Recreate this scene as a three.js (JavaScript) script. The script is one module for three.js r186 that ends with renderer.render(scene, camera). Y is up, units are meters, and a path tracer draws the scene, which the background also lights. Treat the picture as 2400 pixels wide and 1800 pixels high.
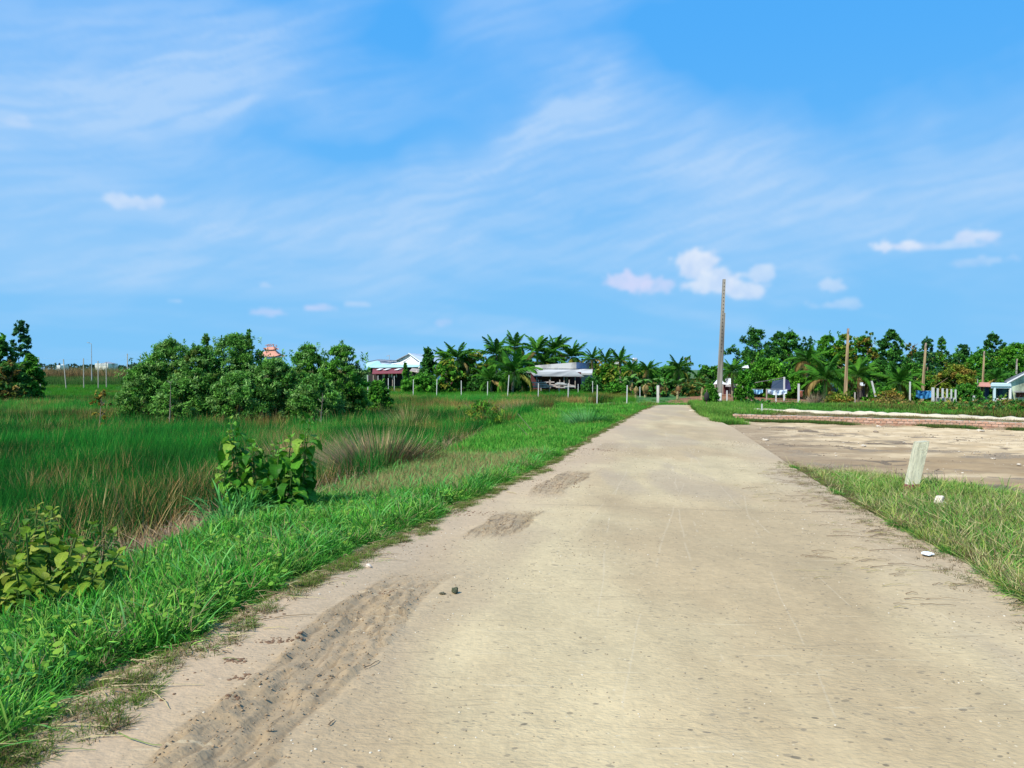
import * as THREE from 'three';
import { mergeGeometries } from 'three/addons/utils/BufferGeometryUtils.js';

// ---------------------------------------------------------------- camera, sky, sun, exposure
const scene = new THREE.Scene();
const EYE = 1.5, F = 1805, HOR = 866, PITCH = Math.atan((900 - HOR) / F), EXPO = 1.35;
const camera = new THREE.PerspectiveCamera(2 * Math.atan(900 / F) * 180 / Math.PI, 4 / 3, 0.1, 9000);
camera.position.set(0, EYE, 0);
camera.rotation.x = -PITCH;
const renderer = new THREE.WebGLRenderer({ antialias: true });
renderer.toneMapping = THREE.LinearToneMapping;
renderer.toneMappingExposure = EXPO;
renderer.shadowMap.enabled = true;
const sun = new THREE.DirectionalLight(new THREE.Color().setRGB(1, 0.93, 0.80), 4.6);
sun.position.set(-48, 72, 50);
sun.castShadow = true;
Object.assign(sun.shadow.camera, { left: -90, right: 90, top: 90, bottom: -90, near: 1, far: 300 });
sun.shadow.mapSize.set(4096, 4096);
sun.target.position.set(0, 0, -30);
sun.position.add(sun.target.position);
scene.add(sun, sun.target);

// ---------------------------------------------------------------- numbers
function rng(seed) { let a = seed >>> 0; return () => { a = (a + 0x6D2B79F5) | 0; let t = Math.imul(a ^ (a >>> 15), 1 | a); t = (t + Math.imul(t ^ (t >>> 7), 61 | t)) ^ t; return ((t ^ (t >>> 14)) >>> 0) / 4294967296; }; }
const clamp = (v, a = 0, b = 1) => v < a ? a : v > b ? b : v;
const lerp = (a, b, t) => a + (b - a) * t;
const ss = (a, b, v) => { const t = clamp((v - a) / (b - a)); return t * t * (3 - 2 * t); };
function hash2(x, y) { let h = Math.imul(x, 374761393) + Math.imul(y, 668265263) | 0; h = Math.imul(h ^ (h >>> 13), 1274126177); return ((h ^ (h >>> 16)) >>> 0) / 4294967296; }
function vnoise(x, y) {
  const xi = Math.floor(x), yi = Math.floor(y), fx = x - xi, fy = y - yi;
  const u = fx * fx * (3 - 2 * fx), v = fy * fy * (3 - 2 * fy);
  const a = hash2(xi, yi), b = hash2(xi + 1, yi), c = hash2(xi, yi + 1), d = hash2(xi + 1, yi + 1);
  return a + (b - a) * u + (c - a) * v + (a - b - c + d) * u * v;
}
function fbm(x, y, o = 4) { let s = 0, a = 0.5, t = 0; for (let i = 0; i < o; i++) { s += a * vnoise(x, y); t += a; a *= 0.5; x = x * 2.03 + 17.1; y = y * 2.03 + 9.7; } return s / t; }
function table(T) { return v => { if (v <= T[0][0]) return T[0][1]; for (let i = 1; i < T.length; i++) if (v <= T[i][0]) { const t = (v - T[i - 1][0]) / (T[i][0] - T[i - 1][0]); return lerp(T[i - 1][1], T[i][1], t); } return T[T.length - 1][1]; }; }

// ---------------------------------------------------------------- sky: air with veils of cirrus and a few cumulus
{
  const W = 2048, H = 1024, data = new Float32Array(W * H * 4);
  const cum = [ // azimuth, elevation (deg) of the middle, half sizes, tint, density
    [13.4, 7.3, 1.9, 1.55, 0, 1.0], [14.6, 6.0, 2.1, 1.5, 0, .9], [16.8, 5.6, 1.8, 1.3, 0, .85], [17.9, 6.6, 1.3, .8, 0, .6], [8.4, 6.3, 2.5, 1.15, 1, .85], [10.6, 6.0, 1.8, .9, 1, .6],
    [27.0, 8.1, 2.0, .62, 0, 1.0], [31.2, 8.4, 1.9, .66, 0, .95], [29.0, 7.9, 4.2, .42, 0, .55], [22.6, 5.7, 1.2, .7, 0, .55], [23.0, 4.4, 2.2, .5, 0, .4], [31.5, 6.8, 2, .4, 0, .35],
    [-17.3, 4.0, 1.7, .4, 1, .45], [-14.2, 4.4, 1.5, .4, 1, .55], [-11.4, 4.7, 1.2, .35, 0, .4], [-17.6, 5.9, .6, .3, 0, .4], [-26.1, 10.9, 2.2, .75, 0, .6], [-32.6, 15, 1.2, .5, 0, .3], [-23.5, 4.6, .7, .25, 0, .35], [-5.0, 3.4, .9, .4, 1, .3],
    [-45, 7, 3, 1.2, 0, .8], [52, 6, 3, 1.2, 0, .8], [80, 7, 4, 1.4, 0, .8], [-95, 8, 4, 1.5, 0, .8], [130, 6, 4, 1.4, 0, .8], [170, 8, 4, 1.4, 0, .8], [-140, 7, 4, 1.4, 0, .8]];
  for (let j = 0; j < H; j++) {
    const el = ((j + 0.5) / H - 0.5) * 180, e = Math.max(el, 0);
    for (let i = 0; i < W; i++) {
      const ph = ((i + 0.5) / W - 0.5) * 2 * Math.PI;            // u = atan2(z, x)
      let az = (ph + Math.PI / 2) * 180 / Math.PI; if (az > 180) az -= 360;   // 0 straight ahead (-z), + to the right
      // clear air: pale near the horizon, deep blue above
      const t = ss(-2, 26, e), t2 = ss(14, 75, e);
      let r = lerp(.225, .085, t), g = lerp(.575, .425, t), b = lerp(.945, .96, t);
      r = lerp(r, .065, t2); g = lerp(g, .335, t2); b = lerp(b, .86, t2);
      // cirrus veils stretched along bands that climb to the right
      const k = 1 / Math.max(.12, Math.sin(Math.max(e, .5) * Math.PI / 180) + .10);
      const cx = Math.sin(az * Math.PI / 180) * k, cz = Math.cos(az * Math.PI / 180) * k;
      const wx = fbm(cx * .5 + 3, cz * .5 + 8, 3) - .5, wz = fbm(cx * .5 + 31, cz * .5 + 18, 3) - .5;
      const along = cx * .80 + cz * .60 + wx * 1.1, across = -cx * .60 + cz * .80 + wz * 1.1;
      let veil = ss(.36, .72, fbm(along * .42 + 5.3, across * 1.05 + 2.2, 5)) * .26;
      veil += ss(.5, .8, fbm(along * 1.3 + 15.3, across * 3.6 + 12.2, 5)) * .08;
      // the veils that stand over the road
      const A = az + (fbm(az * .09 + 40, el * .16 + 7, 4) - .5) * 9, E = el + (fbm(az * .10 + 11, el * .14 + 3, 4) - .5) * 7;
      const bump = (ax, ex, sa, se, tilt) => { const da = A - ax, de = E - ex - da * tilt; return Math.exp(-(da * da) / (sa * sa) - (de * de) / (se * se)); };
      const fr = .45 + 1.1 * (fbm(A * .10 + E * -.05 + 60, E * .42 - A * .12 + 5, 5) - .25);
      veil += fr * (.78 * bump(-20, 19.5, 14, 4.6, .10) + .66 * bump(-27, 15, 13, 3.0, .05) + .80 * bump(0.5, 15.3, 7.0, 1.5, .36) + .55 * bump(5, 17.4, 2.6, 1.0, .3) + .44 * bump(-6, 12.2, 18, 2.6, .18)
        + .48 * bump(18, 14.5, 13, 3.4, .14) + .46 * bump(27, 13, 11, 3.6, .12) + .42 * bump(6, 20, 4.5, 1.6, .30) + .40 * bump(-12, 9, 24, 2.6, .05) + .34 * bump(14, 9, 22, 2.8, 0.02) + .2 * bump(-31, 24, 8, 4, .3));
      veil -= .34 * bump(-14, 15.2, 11, 1.7, .02) + .55 * bump(12, 22, 9, 3.4, .25) + .35 * bump(28, 20, 9, 5, .2) + .3 * bump(-9, 24, 7, 4, .3);
      const fib = fbm(A * .55 - el * .9 + 9, el * 2.6 - A * .62 + 4, 5), fin = fbm(along * 5.5 + 3, across * 19 + 6, 4);
      veil *= .74 + .48 * ss(.26, .74, fib) * (.95 + .1 * fin);
      veil += .10 * ss(.35, .7, fbm(A * .06 + 3, el * .11 + 21, 4));
      veil = clamp(veil, 0, .86);
      r = lerp(r, .56, veil * .76); g = lerp(g, .74, veil * .76); b = lerp(b, .98, veil * .6);
      // cumulus: billowed edges, flat shaded below
      for (const [ca, ce, ra, re, pink, den] of cum) {
        const da = (az - ca) / ra, de = (el - ce) / re;
        if (Math.abs(da) > 1.7 || Math.abs(de) > 1.7) continue;
        const bil = fbm(az * 1.25 + 50 + ca, el * 1.5 + 20, 5), rad = Math.hypot(da, de * (de < 0 ? 1.5 : 1)) + (bil - .5) * 1.25;
        const m = ss(.92, .55, rad) * den, lit = clamp(.55 + de * .32 - da * .12 + (fbm(az * 1.7 + 3, el * 1.9 + 4.3, 4) - .5) * 1.1);
        const cr = lerp(.50, pink ? .80 : .82, lit), cg = lerp(.66, pink ? .76 : .88, lit), cb = lerp(.95, .98, lit);
        r = lerp(r, cr, m * .86); g = lerp(g, cg, m * .86); b = lerp(b, cb, m * .86);
      }
      if (el < 0) { r = .22; g = .50; b = .85; }
      const o = (j * W + i) * 4; data[o] = r / EXPO; data[o + 1] = g / EXPO; data[o + 2] = b / EXPO; data[o + 3] = 1;
    }
  }
  const tex = new THREE.DataTexture(data, W, H, THREE.RGBAFormat, THREE.FloatType);
  tex.mapping = THREE.EquirectangularReflectionMapping; tex.magFilter = THREE.LinearFilter; tex.minFilter = THREE.LinearFilter; tex.needsUpdate = true;
  scene.background = tex; scene.environment = tex;
}

// ---------------------------------------------------------------- names, tags, builders
const used = {};
function numbered(n) { const k = used[n] = (used[n] ?? -1) + 1; return k ? `${n}_${String(k).padStart(3, '0')}` : n; }
function tag(o, label, category, group, kind) { o.userData = { label, category }; if (group) o.userData.group = group; if (kind) o.userData.kind = kind; return o; }
function thing(name, label, category, pos = [0, 0, 0], turn = 0, group, kind) { const o = new THREE.Group(); o.name = numbered(name); o.position.set(...pos); o.rotation.y = turn; scene.add(o); return tag(o, label, category, group, kind); }
function part(name, geo, mat, parent, label) { const m = new THREE.Mesh(geo, mat); m.name = name; m.castShadow = m.receiveShadow = true; parent.add(m); if (label) m.userData.label = label; return m; }
class MB {
  constructor() { this.p = []; this.c = []; this.i = []; this.t = []; }
  get n() { return this.p.length / 3; }
  v(x, y, z, c, u = 0, w = 0) { this.p.push(x, y, z); this.c.push(c[0], c[1], c[2]); this.t.push(u, w); return this.p.length / 3 - 1; }
  f(a, b, c) { this.i.push(a, b, c); }
  q(a, b, c, d) { this.i.push(a, b, c, a, c, d); }
  geo() {
    const g = new THREE.BufferGeometry();
    g.setAttribute('position', new THREE.Float32BufferAttribute(this.p, 3)); g.setAttribute('color', new THREE.Float32BufferAttribute(this.c, 3)); g.setAttribute('uv', new THREE.Float32BufferAttribute(this.t, 2));
    g.setIndex(this.i); g.computeVertexNormals(); return g;
  }
}
const mul = (c, k) => [c[0] * k, c[1] * k, c[2] * k];
const mixc = (a, b, t) => [lerp(a[0], b[0], t), lerp(a[1], b[1], t), lerp(a[2], b[2], t)];
function boxG(w, h, d, x = 0, y = 0, z = 0, c) { const g = new THREE.BoxGeometry(w, h, d); g.translate(x, y, z); if (c) paint(g, c); return g; }
function paint(g, c) { const n = g.attributes.position.count, a = new Float32Array(n * 3); for (let i = 0; i < n; i++) a.set(c, i * 3); g.setAttribute('color', new THREE.BufferAttribute(a, 3)); return g; }
function tubeBetween(a, b, r0, r1, seg = 7) { const A = new THREE.Vector3(...a), B = new THREE.Vector3(...b), d = B.clone().sub(A), g = new THREE.CylinderGeometry(r1, r0, d.length(), seg); g.applyQuaternion(new THREE.Quaternion().setFromUnitVectors(new THREE.Vector3(0, 1, 0), d.clone().normalize())); g.translate(...A.add(B).multiplyScalar(.5).toArray()); return g; }
const std = (c, o = {}) => new THREE.MeshStandardMaterial({ color: new THREE.Color().setRGB(...c), roughness: .85, ...o });

// a canvas-free tile of grain: value noise in 0..1
function grain(size, per, seed, contrast = 1, oct = 4, sx = 1, sy = 1, mid = .5) {
  const d = new Uint8Array(size * size * 4);
  for (let j = 0; j < size; j++) for (let i = 0; i < size; i++) {
    // periodic by blending
    const u = i / size, v = j / size, n = (a, b) => fbm((a * per + seed) * sx, (b * per + seed * 1.7) * sy, oct);
    const w = (n(u, v) * (1 - u) * (1 - v) + n(u - 1, v) * u * (1 - v) + n(u, v - 1) * (1 - u) * v + n(u - 1, v - 1) * u * v);
    const k = clamp(mid + (w - .5) * contrast * 2) * 255; d.set([k, k, k, 255], (j * size + i) * 4);
  }
  const t = new THREE.DataTexture(d, size, size, THREE.RGBAFormat); t.wrapS = t.wrapT = THREE.RepeatWrapping; t.magFilter = THREE.LinearFilter; t.minFilter = THREE.LinearMipmapLinearFilter; t.generateMipmaps = true; t.needsUpdate = true; return t;
}
const faintTile = grain(256, 7, 23, .5, 4, 1, 1, .88);
const bumpTile = grain(512, 40, 3, 1.6, 4);
const stainTile = grain(256, 6, 11, 1.1, 5, 1, .45, .82);

// ---------------------------------------------------------------- the lie of the land (d = metres ahead of the eye)
const G = table([[-40, .1], [0, .03], [3, 0], [5.8, -.06], [9.7, -.2], [15, -.3], [26, -.47], [33, -.5], [45, -.6], [60, -1.0], [75, -1.3], [100, -1.6], [300, -1.7]]);
const roadL = table([[-40, -12], [0, -2.65], [2, -2.2], [3.28, -1.95], [4.23, -1.8], [6.1, -1.4], [9.7, -.62], [13.2, .35], [24.6, 2.86], [38, 6.25], [46, 8.7], [60, 14], [110, 30]]);
const roadR = table([[-40, -6], [0, 2.75], [3, 3.15], [5.2, 3.5], [7.55, 3.95], [14.9, 5.3], [17.1, 5.75], [26, 7.5], [33.7, 8.5], [45, 10.6], [60, 15], [110, 32]]);
const vergeW = table([[-40, 2], [0, 2.0], [5, 2.2], [8, 2.8], [13, 3.3], [19, 3.6], [27, 4.8], [40, 6], [60, 8]]);
const wallD = x => 31.7 - (x - 9.4) * .654, stripD = x => 38 - (x - 9.6) * .97;
function groundY(x, d) {
  const g = G(d), u = roadL(d) - x, r = x - roadR(d), nz = fbm(x * .8 + 40, d * .8 + 7, 3) - .5;
  if (u > 0) {
    let y = g - .02 - .13 * ss(0, 1.6, u) + nz * .10 * ss(.2, 1, u);
    const marsh = Math.max(g - .72, -1.34) + nz * .14;
    return lerp(y, marsh, ss(-1.0, 1.4, u - vergeW(d)));
  }
  if (r > 0) {
    let y = g - .11 * ss(0, .05, r);
    if (d < 15) y += (.11 + .05 * nz) * ss(0, .7, r) * ss(14.5, 11, d) * ss(6.5 + r, 3.2 + r, r + 2);
    const rise = ss(0, .25, d - wallD(x)) * ss(8.6, 9.6, x);
    y += .20 * rise * ss(20, 9, d - stripD(x));
    y -= .9 * ss(20, 50, x) * ss(40, 80, d);
    return y + nz * .05 * ss(.3, 1.2, r);
  }
  return g - .06;
}
const PX = (px, d) => (px - 1200) / F * d, PY = (py, d) => EYE + (HOR - py) / F * d;
const at = (px, d) => { const x = PX(px, d); return [x, groundY(x, d), -d]; };

// ---------------------------------------------------------------- ground sheet
{
  const xs = [], ds = [];
  for (let x = -8; x <= 12; x += .25) xs.push(x);
  for (let x = 12, s = .3; x < 4000; s *= 1.09) { x += s; xs.push(x); }
  for (let x = -8, s = .3; x > -4000; s *= 1.09) { x -= s; xs.unshift(x); }
  for (let d = -2; d <= 40; d += .25) ds.push(d);
  for (let d = 40, s = .3; d < 6000; s *= 1.07) { d += s; ds.push(d); }
  for (let d = -2, s = .4; d > -800; s *= 1.3) { d -= s; ds.unshift(d); }
  const mb = new MB(), nx = xs.length;
  for (const d of ds) for (const x of xs) {
    const u = roadL(d) - x, r = x - roadR(d), n = fbm(x * .5 + 3, d * .5, 4), f = fbm(x * 1.7, d * 1.7 + 9, 3);
    let c = [.30, .215, .125];
    if (u > 0) {
      const sand = [.36, .26, .155], olive = [.10, .115, .04], mud = [.045, .055, .022], field = [.06, .17, .03];
      c = mixc(sand, olive, ss(.05, .5, u + (f - .5) * .5));
      c = mixc(c, mud, ss(-.8, .6, u - vergeW(d)));
      c = mixc(c, field, ss(55, 70, d));
      c = mixc(c, [.15, .13, .05], ss(.5, .68, n) * ss(120, 300, d) * .7);
    } else if (r > 0) {
      c = mixc([.34, .25, .155], [.24, .17, .10], ss(.45, .6, n));
      c = mixc(c, [.10, .11, .045], ss(14.5, 12, d) * .8 * ss(2.8, 2.0, r));
      c = mixc(c, [.09, .15, .04], ss(0, 2, d - stripD(x)) * ss(8, 9, x));
      if (d > 48) c = mixc(c, [.30, .135, .06], ss(52, 55, d) * ss(104, 98, d) * ss(38, 30, x - (d - 60) * .3));
      c = mixc(c, [.06, .12, .03], ss(100, 112, d));
    }
    if (d > 51 && u < 3) c = mixc(c, [.30, .135, .06], ss(51, 54, d) * ss(104, 98, d) * ss(36, 28, x - (d - 60) * .3) * ss(.195, .21, x / d));
    const k = .8 + .4 * f;
    mb.v(x, groundY(x, d), -d, mul(c, k), x, d);
  }
  for (let j = 0; j < ds.length - 1; j++) for (let i = 0; i < nx - 1; i++) { const a = j * nx + i; mb.q(a, a + 1, a + nx + 1, a + nx); }
  const m = new THREE.Mesh(mb.geo(), new THREE.MeshStandardMaterial({ vertexColors: true, roughness: 1, bumpMap: bumpTile, bumpScale: .03 }));
  m.name = 'ground'; m.receiveShadow = true; scene.add(m);
  tag(m, 'soil and field ground sloping away on both sides of the concrete road', 'ground', null, 'structure');
}

// ---------------------------------------------------------------- concrete road
const trackX = d => roadL(d) + .86 + .05 * Math.sin(d * .9);
function trackMask(x, d) {
  const w = .23 + .06 * vnoise(d * 1.3, 4), a = Math.abs(x - trackX(d) + (vnoise(d * 2.2, 8) - .5) * .12);
  const along = Math.max(ss(1.2, 2.2, d) * ss(6.1, 5.1, d), ss(7.2, 7.8, d) * ss(9.3, 8.5, d), .8 * ss(10.2, 10.9, d) * ss(13.6, 12.6, d), .35 * ss(17, 18, d) * ss(20, 19, d));
  return ss(w + .025, w - .03, a) * along;
}
function roadH(x, d, s) {
  let h = (fbm(x * .6, d * .6, 3) - .5) * .025 + (fbm(x * 4, d * 4, 3) - .5) * .008;
  h += .02 * ss(.9, .1, x - roadL(d)) * fbm(x * 2 + 5, d * 2, 3);
  const m = trackMask(x, d);
  if (m > 0) {
    const q = x - trackX(d), tread = Math.sin((d * 1.0 + Math.abs(q) * 1.6) * 46) * .5 + .5, lump = fbm(x * 16, d * 10 + q * 10, 3);
    const ridge = 1 - Math.abs(fbm(x * 9 + d * 2, d * 3.2 + 5, 3) - .5) * 7;
    const streak = Math.max(0, 1 - Math.abs(fbm(q * 13 + 4 + (vnoise(d * 1.7, 3) - .5), d * .9, 3) - .5) * 9);
    const fine = fbm(x * 30, d * 22 + q * 12, 3), wq = q + (fbm(d * 1.1, 21, 3) - .5) * .35;
    const crack = fbm(wq * 11, d * 1.25 + wq * 2, 4), crack2 = fbm(wq * 16 + 40, d * 2.4, 3);
    h += m * (-.008 * ss(.35, .95, Math.cos(wq * 6.283 / .085)) -.012 + .017 * ss(.485, .515, crack) + .013 * ss(.49, .52, crack2) + .012 * ss(.5, .53, fbm(x * 15 + 7, d * 6, 3)) + .007 * tread * fine * 1.5 + .010 * (fine - .4) + .006 * streak * 0 + .004 * ridge * 0 + .008 * (lump - .4));
  }
  const edge = Math.abs(x - trackX(d)); h += .012 * ss(.40, .27, edge) * ss(.15, .26, edge) * (trackMask(trackX(d), d) > .2 ? 1 : 0) * fbm(x * 14, d * 12, 2);
  return h;
}
function roadColor(x, d) {
  const u = x - roadL(d), n1 = fbm(x * .7 + 3, d * .35 + 8, 4), n2 = fbm(x * 3.1, d * 1.2 + 30, 4), n3 = fbm(x * 26, d * 26, 3);
  let c = mixc([.405, .302, .166], [.485, .385, .218], ss(.35, .65, n1));
  c = mul(c, .84 + .32 * n2);
  { const f = u / Math.max(1, roadR(d) - roadL(d)), lane = ss(.10, .0, Math.abs(f - .36 - .02 * Math.sin(d * .3))) + ss(.10, .0, Math.abs(f - .72 - .02 * Math.sin(d * .27 + 1))); c = mul(c, 1 - .07 * lane * (.4 + n1)); }
  for (const jd of [9.3, 14.6, 19.9, 25.2, 30.5, 35.8]) { const w = Math.abs(d + (x - 2) * .25 - jd + .03 * (n2 - .5)); c = mul(c, 1 - .22 * ss(.035, .008, w) * ss(.35, .55, n2 + .1)); }
  c = mixc(c, [.43, .315, .20], ss(1.7, .25, u + (n2 - .5) * .9) * .8);                    // drift of sand along the grass
  c = mixc(c, [.36, .28, .185], ss(.53, .68, fbm(x * 1.1 + 9, d * .25, 4)) * .55);          // damp stains along the wheel lines
  c = mixc(c, [.405, .30, .19], ss(1.1, .1, roadR(d) - x) * .5);
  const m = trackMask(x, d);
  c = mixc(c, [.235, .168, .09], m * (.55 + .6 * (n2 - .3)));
  if (m > 0) { const q = x - trackX(d), wq = q + (fbm(d * 1.1, 21, 3) - .5) * .35, ck = Math.abs(fbm(wq * 11, d * 1.25 + wq * 2, 4) - .49); c = mixc(c, [.13, .088, .045], m * ss(.022, .003, ck) * .8); const rib = Math.cos((wq - q * .0) * 6.283 / .085), dash = fbm(x * 9 + 4, d * 5.5, 3); c = mixc(c, [.15, .10, .052], m * ss(.35, .95, rib) * ss(.40, .58, dash) * .75); }  // crack lines and tread ribs darkened: shade of their relief put into the colour
  c = mixc(c, [.33, .245, .145], ss(.62, .3, Math.abs(x - trackX(d) - .12)) * .4 * ss(9, 6, d));
  return mul(c, .88 + .24 * n3);
}
const pathL = [], pathR = [];
{
  const road = thing('road', 'pale sandy concrete road curving away to the right between grass verges', 'road', [0, 0, 0], 0, null, 'structure');
  const spans = [[1.2, 5.8, 2048, .021], [5.8, 14, 1536, .04], [14, 43, 1024, .16]];
  const roadBump = bumpTile.clone(); roadBump.repeat.set(9, 9); roadBump.needsUpdate = true;
  spans.forEach(([d0, d1, size, step], si) => {
    const x0 = Math.min(roadL(d0), roadL(d1)) - .5, x1 = Math.max(roadR(d0), roadR(d1)) + .3, w = x1 - x0, l = d1 - d0;
    const px = new Float32Array(size * size * 3), R = rng(70 + si);
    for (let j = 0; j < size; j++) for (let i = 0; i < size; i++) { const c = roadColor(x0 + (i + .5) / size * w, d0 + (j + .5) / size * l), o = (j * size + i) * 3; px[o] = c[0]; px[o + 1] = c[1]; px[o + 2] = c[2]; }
    const dab = (x, d, rx, rd, ang, col, a) => {
      const ca = Math.cos(ang), sa = Math.sin(ang), rr = Math.max(rx, rd), i0 = Math.floor((x - rr - x0) / w * size), i1 = Math.ceil((x + rr - x0) / w * size), j0 = Math.floor((d - rr - d0) / l * size), j1 = Math.ceil((d + rr - d0) / l * size);
      for (let j = Math.max(0, j0); j <= Math.min(size - 1, j1); j++) for (let i = Math.max(0, i0); i <= Math.min(size - 1, i1); i++) {
        const qx = x0 + (i + .5) / size * w - x, qd = d0 + (j + .5) / size * l - d, a1 = (qx * ca + qd * sa) / rx, b1 = (-qx * sa + qd * ca) / rd, k = a * ss(1.15, .55, a1 * a1 + b1 * b1);
        if (k > 0) { const o = (j * size + i) * 3; for (let q = 0; q < 3; q++) px[o + q] = lerp(px[o + q], col[q], k); }
      }
    };
    // stones of the mix worn bare, thickest underfoot
    const N = [5200, 3600, 1800][si];
    for (let k = 0; k < N; k++) {
      const d = lerp(d0, d1, R()), x = lerp(x0, x1, R()), u = x - roadL(d), dens = ss(.30, .62, fbm(x * .8 + 20, d * .8 + 4, 3)) * ss(.6, 2, u) + (d < 3.9 ? .35 * ss(.5, 1.2, x) : 0);
      if (R() > dens) continue;
      const s = (.003 + .009 * R() * R() + (d < 3.6 && R() < .16 ? .007 : 0)) * (1 + si * .5), g = .09 + .10 * R();
      dab(x, d, s * (1 + R()), s, (R() - .5) * 1.2, [g * 1.25, g, g * .66], .48 + .36 * R());
    }
    for (let k = 0; k < 900; k++) { const d = lerp(d0, d1, R()), x = lerp(x0, x1, R()), s = (.002 + .004 * R()) * (1 + si * .6); dab(x, d, s * 1.5, s, R() * 3, [.60, .52, .36], .6); }
    // pale scratches dragged along the road
    const lines = [[.42, .21, 2.9, 15], [.50, .235, 3.4, 18], [.56, .19, 4, 24], [.60, .205, 6, 16], [.68, .24, 3, 11], [.86, .19, 1.6, 8.5], [.91, .2, 2, 13], [.74, .25, 5, 20], [.33, .225, 5, 12], [.78, .17, 1.6, 5]];
    for (const [f0, , a, b] of lines) {
      for (let d = Math.max(a, d0); d < Math.min(b, d1); d += .010 * (1 + si)) {
        const x = lerp(roadL(d), roadR(d), f0 + .012 * (d - 6) * Math.sin(f0 * 40)) + (fbm(d * .7, f0 * 90, 3) - .5) * .07;
        if (fbm(d * 1.1, f0 * 50, 3) > .46) dab(x, d, .0042 * (1 + si * .5), .012 * (1 + si), .22, [.58, .49, .34], .17);
      }
    }
    // crosswise trowel streaks and flakes
    for (let k = 0; k < 260; k++) { const d = lerp(d0, d1, R()), x = lerp(x0 + 1, x1, R()); dab(x, d, .04 + .2 * R(), .004 + .008 * R(), (R() - .5) * .2, R() < .6 ? [.27, .205, .12] : [.53, .44, .28], .18 + .3 * R()); }
    const out = new Uint8Array(size * size * 4), enc = v => { v = clamp(v); return 255 * (v <= .0031308 ? 12.92 * v : 1.055 * Math.pow(v, 1 / 2.4) - .055); };
    for (let k = 0; k < size * size; k++) { out[k * 4] = enc(px[k * 3]); out[k * 4 + 1] = enc(px[k * 3 + 1]); out[k * 4 + 2] = enc(px[k * 3 + 2]); out[k * 4 + 3] = 255; }
    const tex = new THREE.DataTexture(out, size, size, THREE.RGBAFormat); tex.colorSpace = THREE.SRGBColorSpace; tex.magFilter = THREE.LinearFilter; tex.minFilter = THREE.LinearFilter; tex.needsUpdate = true;
    const mb = new MB(), nd = Math.ceil(l / step), nx = Math.ceil(5.6 / (step * 1.15));
    const stepH = .004 * 0;
    for (let j = 0; j <= nd; j++) for (let i = 0; i <= nx; i++) {
      const d = d0 + l * j / nd, a = roadL(d) - .45, b = roadR(d), x = lerp(a, b, i / nx), u = x - roadL(d);
      const y = G(d) + roadH(x, d) - .10 * ss(.1, -.42, u) + stepH;
      mb.v(x, y, -d, [1, 1, 1], (x - x0) / w, (d - d0) / l);
    }
    for (let j = 0; j < nd; j++) for (let i = 0; i < nx; i++) { const a = j * (nx + 1) + i; mb.q(a, a + 1, a + nx + 2, a + nx + 1); }
    // the slab's right-hand face
    const e0 = mb.n;
    for (let j = 0; j <= nd; j++) { const d = d0 + l * j / nd, x = roadR(d), y = G(d) + roadH(x, d); mb.v(x, y, -d, [1, 1, 1], (x - x0) / w, (d - d0) / l); mb.v(x + .015, y - .22, -d, [1, 1, 1], (x - x0) / w, (d - d0) / l); }
    for (let j = 0; j < nd; j++) { const a = e0 + j * 2; mb.q(a, a + 1, a + 3, a + 2); }
    part('slab', mb.geo(), new THREE.MeshStandardMaterial({ map: tex, roughness: .92, bumpMap: roadBump, bumpScale: .0025 }), road);
  });
  // the bend
  const Lp = [[7.757, 43], [8.55, 45.5], [9.4, 47.2], [11, 48.7], [15, 50], [22, 50.6], [32, 50.4]], Rp = [[10.22, 43], [10.7, 44.4], [11.2, 45.4], [12.2, 46.4], [16, 47.3], [23, 47.6], [32, 47.2]];
  const mb = new MB(), ns = 8, seg = 6;
  for (let k = 0; k < (Lp.length - 1) * seg + 1; k++) {
    const i = Math.min(Lp.length - 2, Math.floor(k / seg)), t = k / seg - i;
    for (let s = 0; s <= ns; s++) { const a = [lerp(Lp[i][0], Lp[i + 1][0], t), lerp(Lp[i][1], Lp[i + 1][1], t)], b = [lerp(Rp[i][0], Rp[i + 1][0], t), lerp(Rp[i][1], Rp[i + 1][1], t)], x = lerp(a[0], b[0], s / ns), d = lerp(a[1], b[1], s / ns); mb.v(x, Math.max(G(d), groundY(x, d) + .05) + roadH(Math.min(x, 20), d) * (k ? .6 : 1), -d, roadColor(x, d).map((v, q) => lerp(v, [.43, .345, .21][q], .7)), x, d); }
  }
  for (let k = 0; k < (Lp.length - 1) * seg; k++) for (let s = 0; s < ns; s++) { const a = k * (ns + 1) + s; mb.q(a, a + 1, a + ns + 2, a + ns + 1); }
  part('slab', mb.geo(), new THREE.MeshStandardMaterial({ vertexColors: true, roughness: .95 }), road);
}

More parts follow.
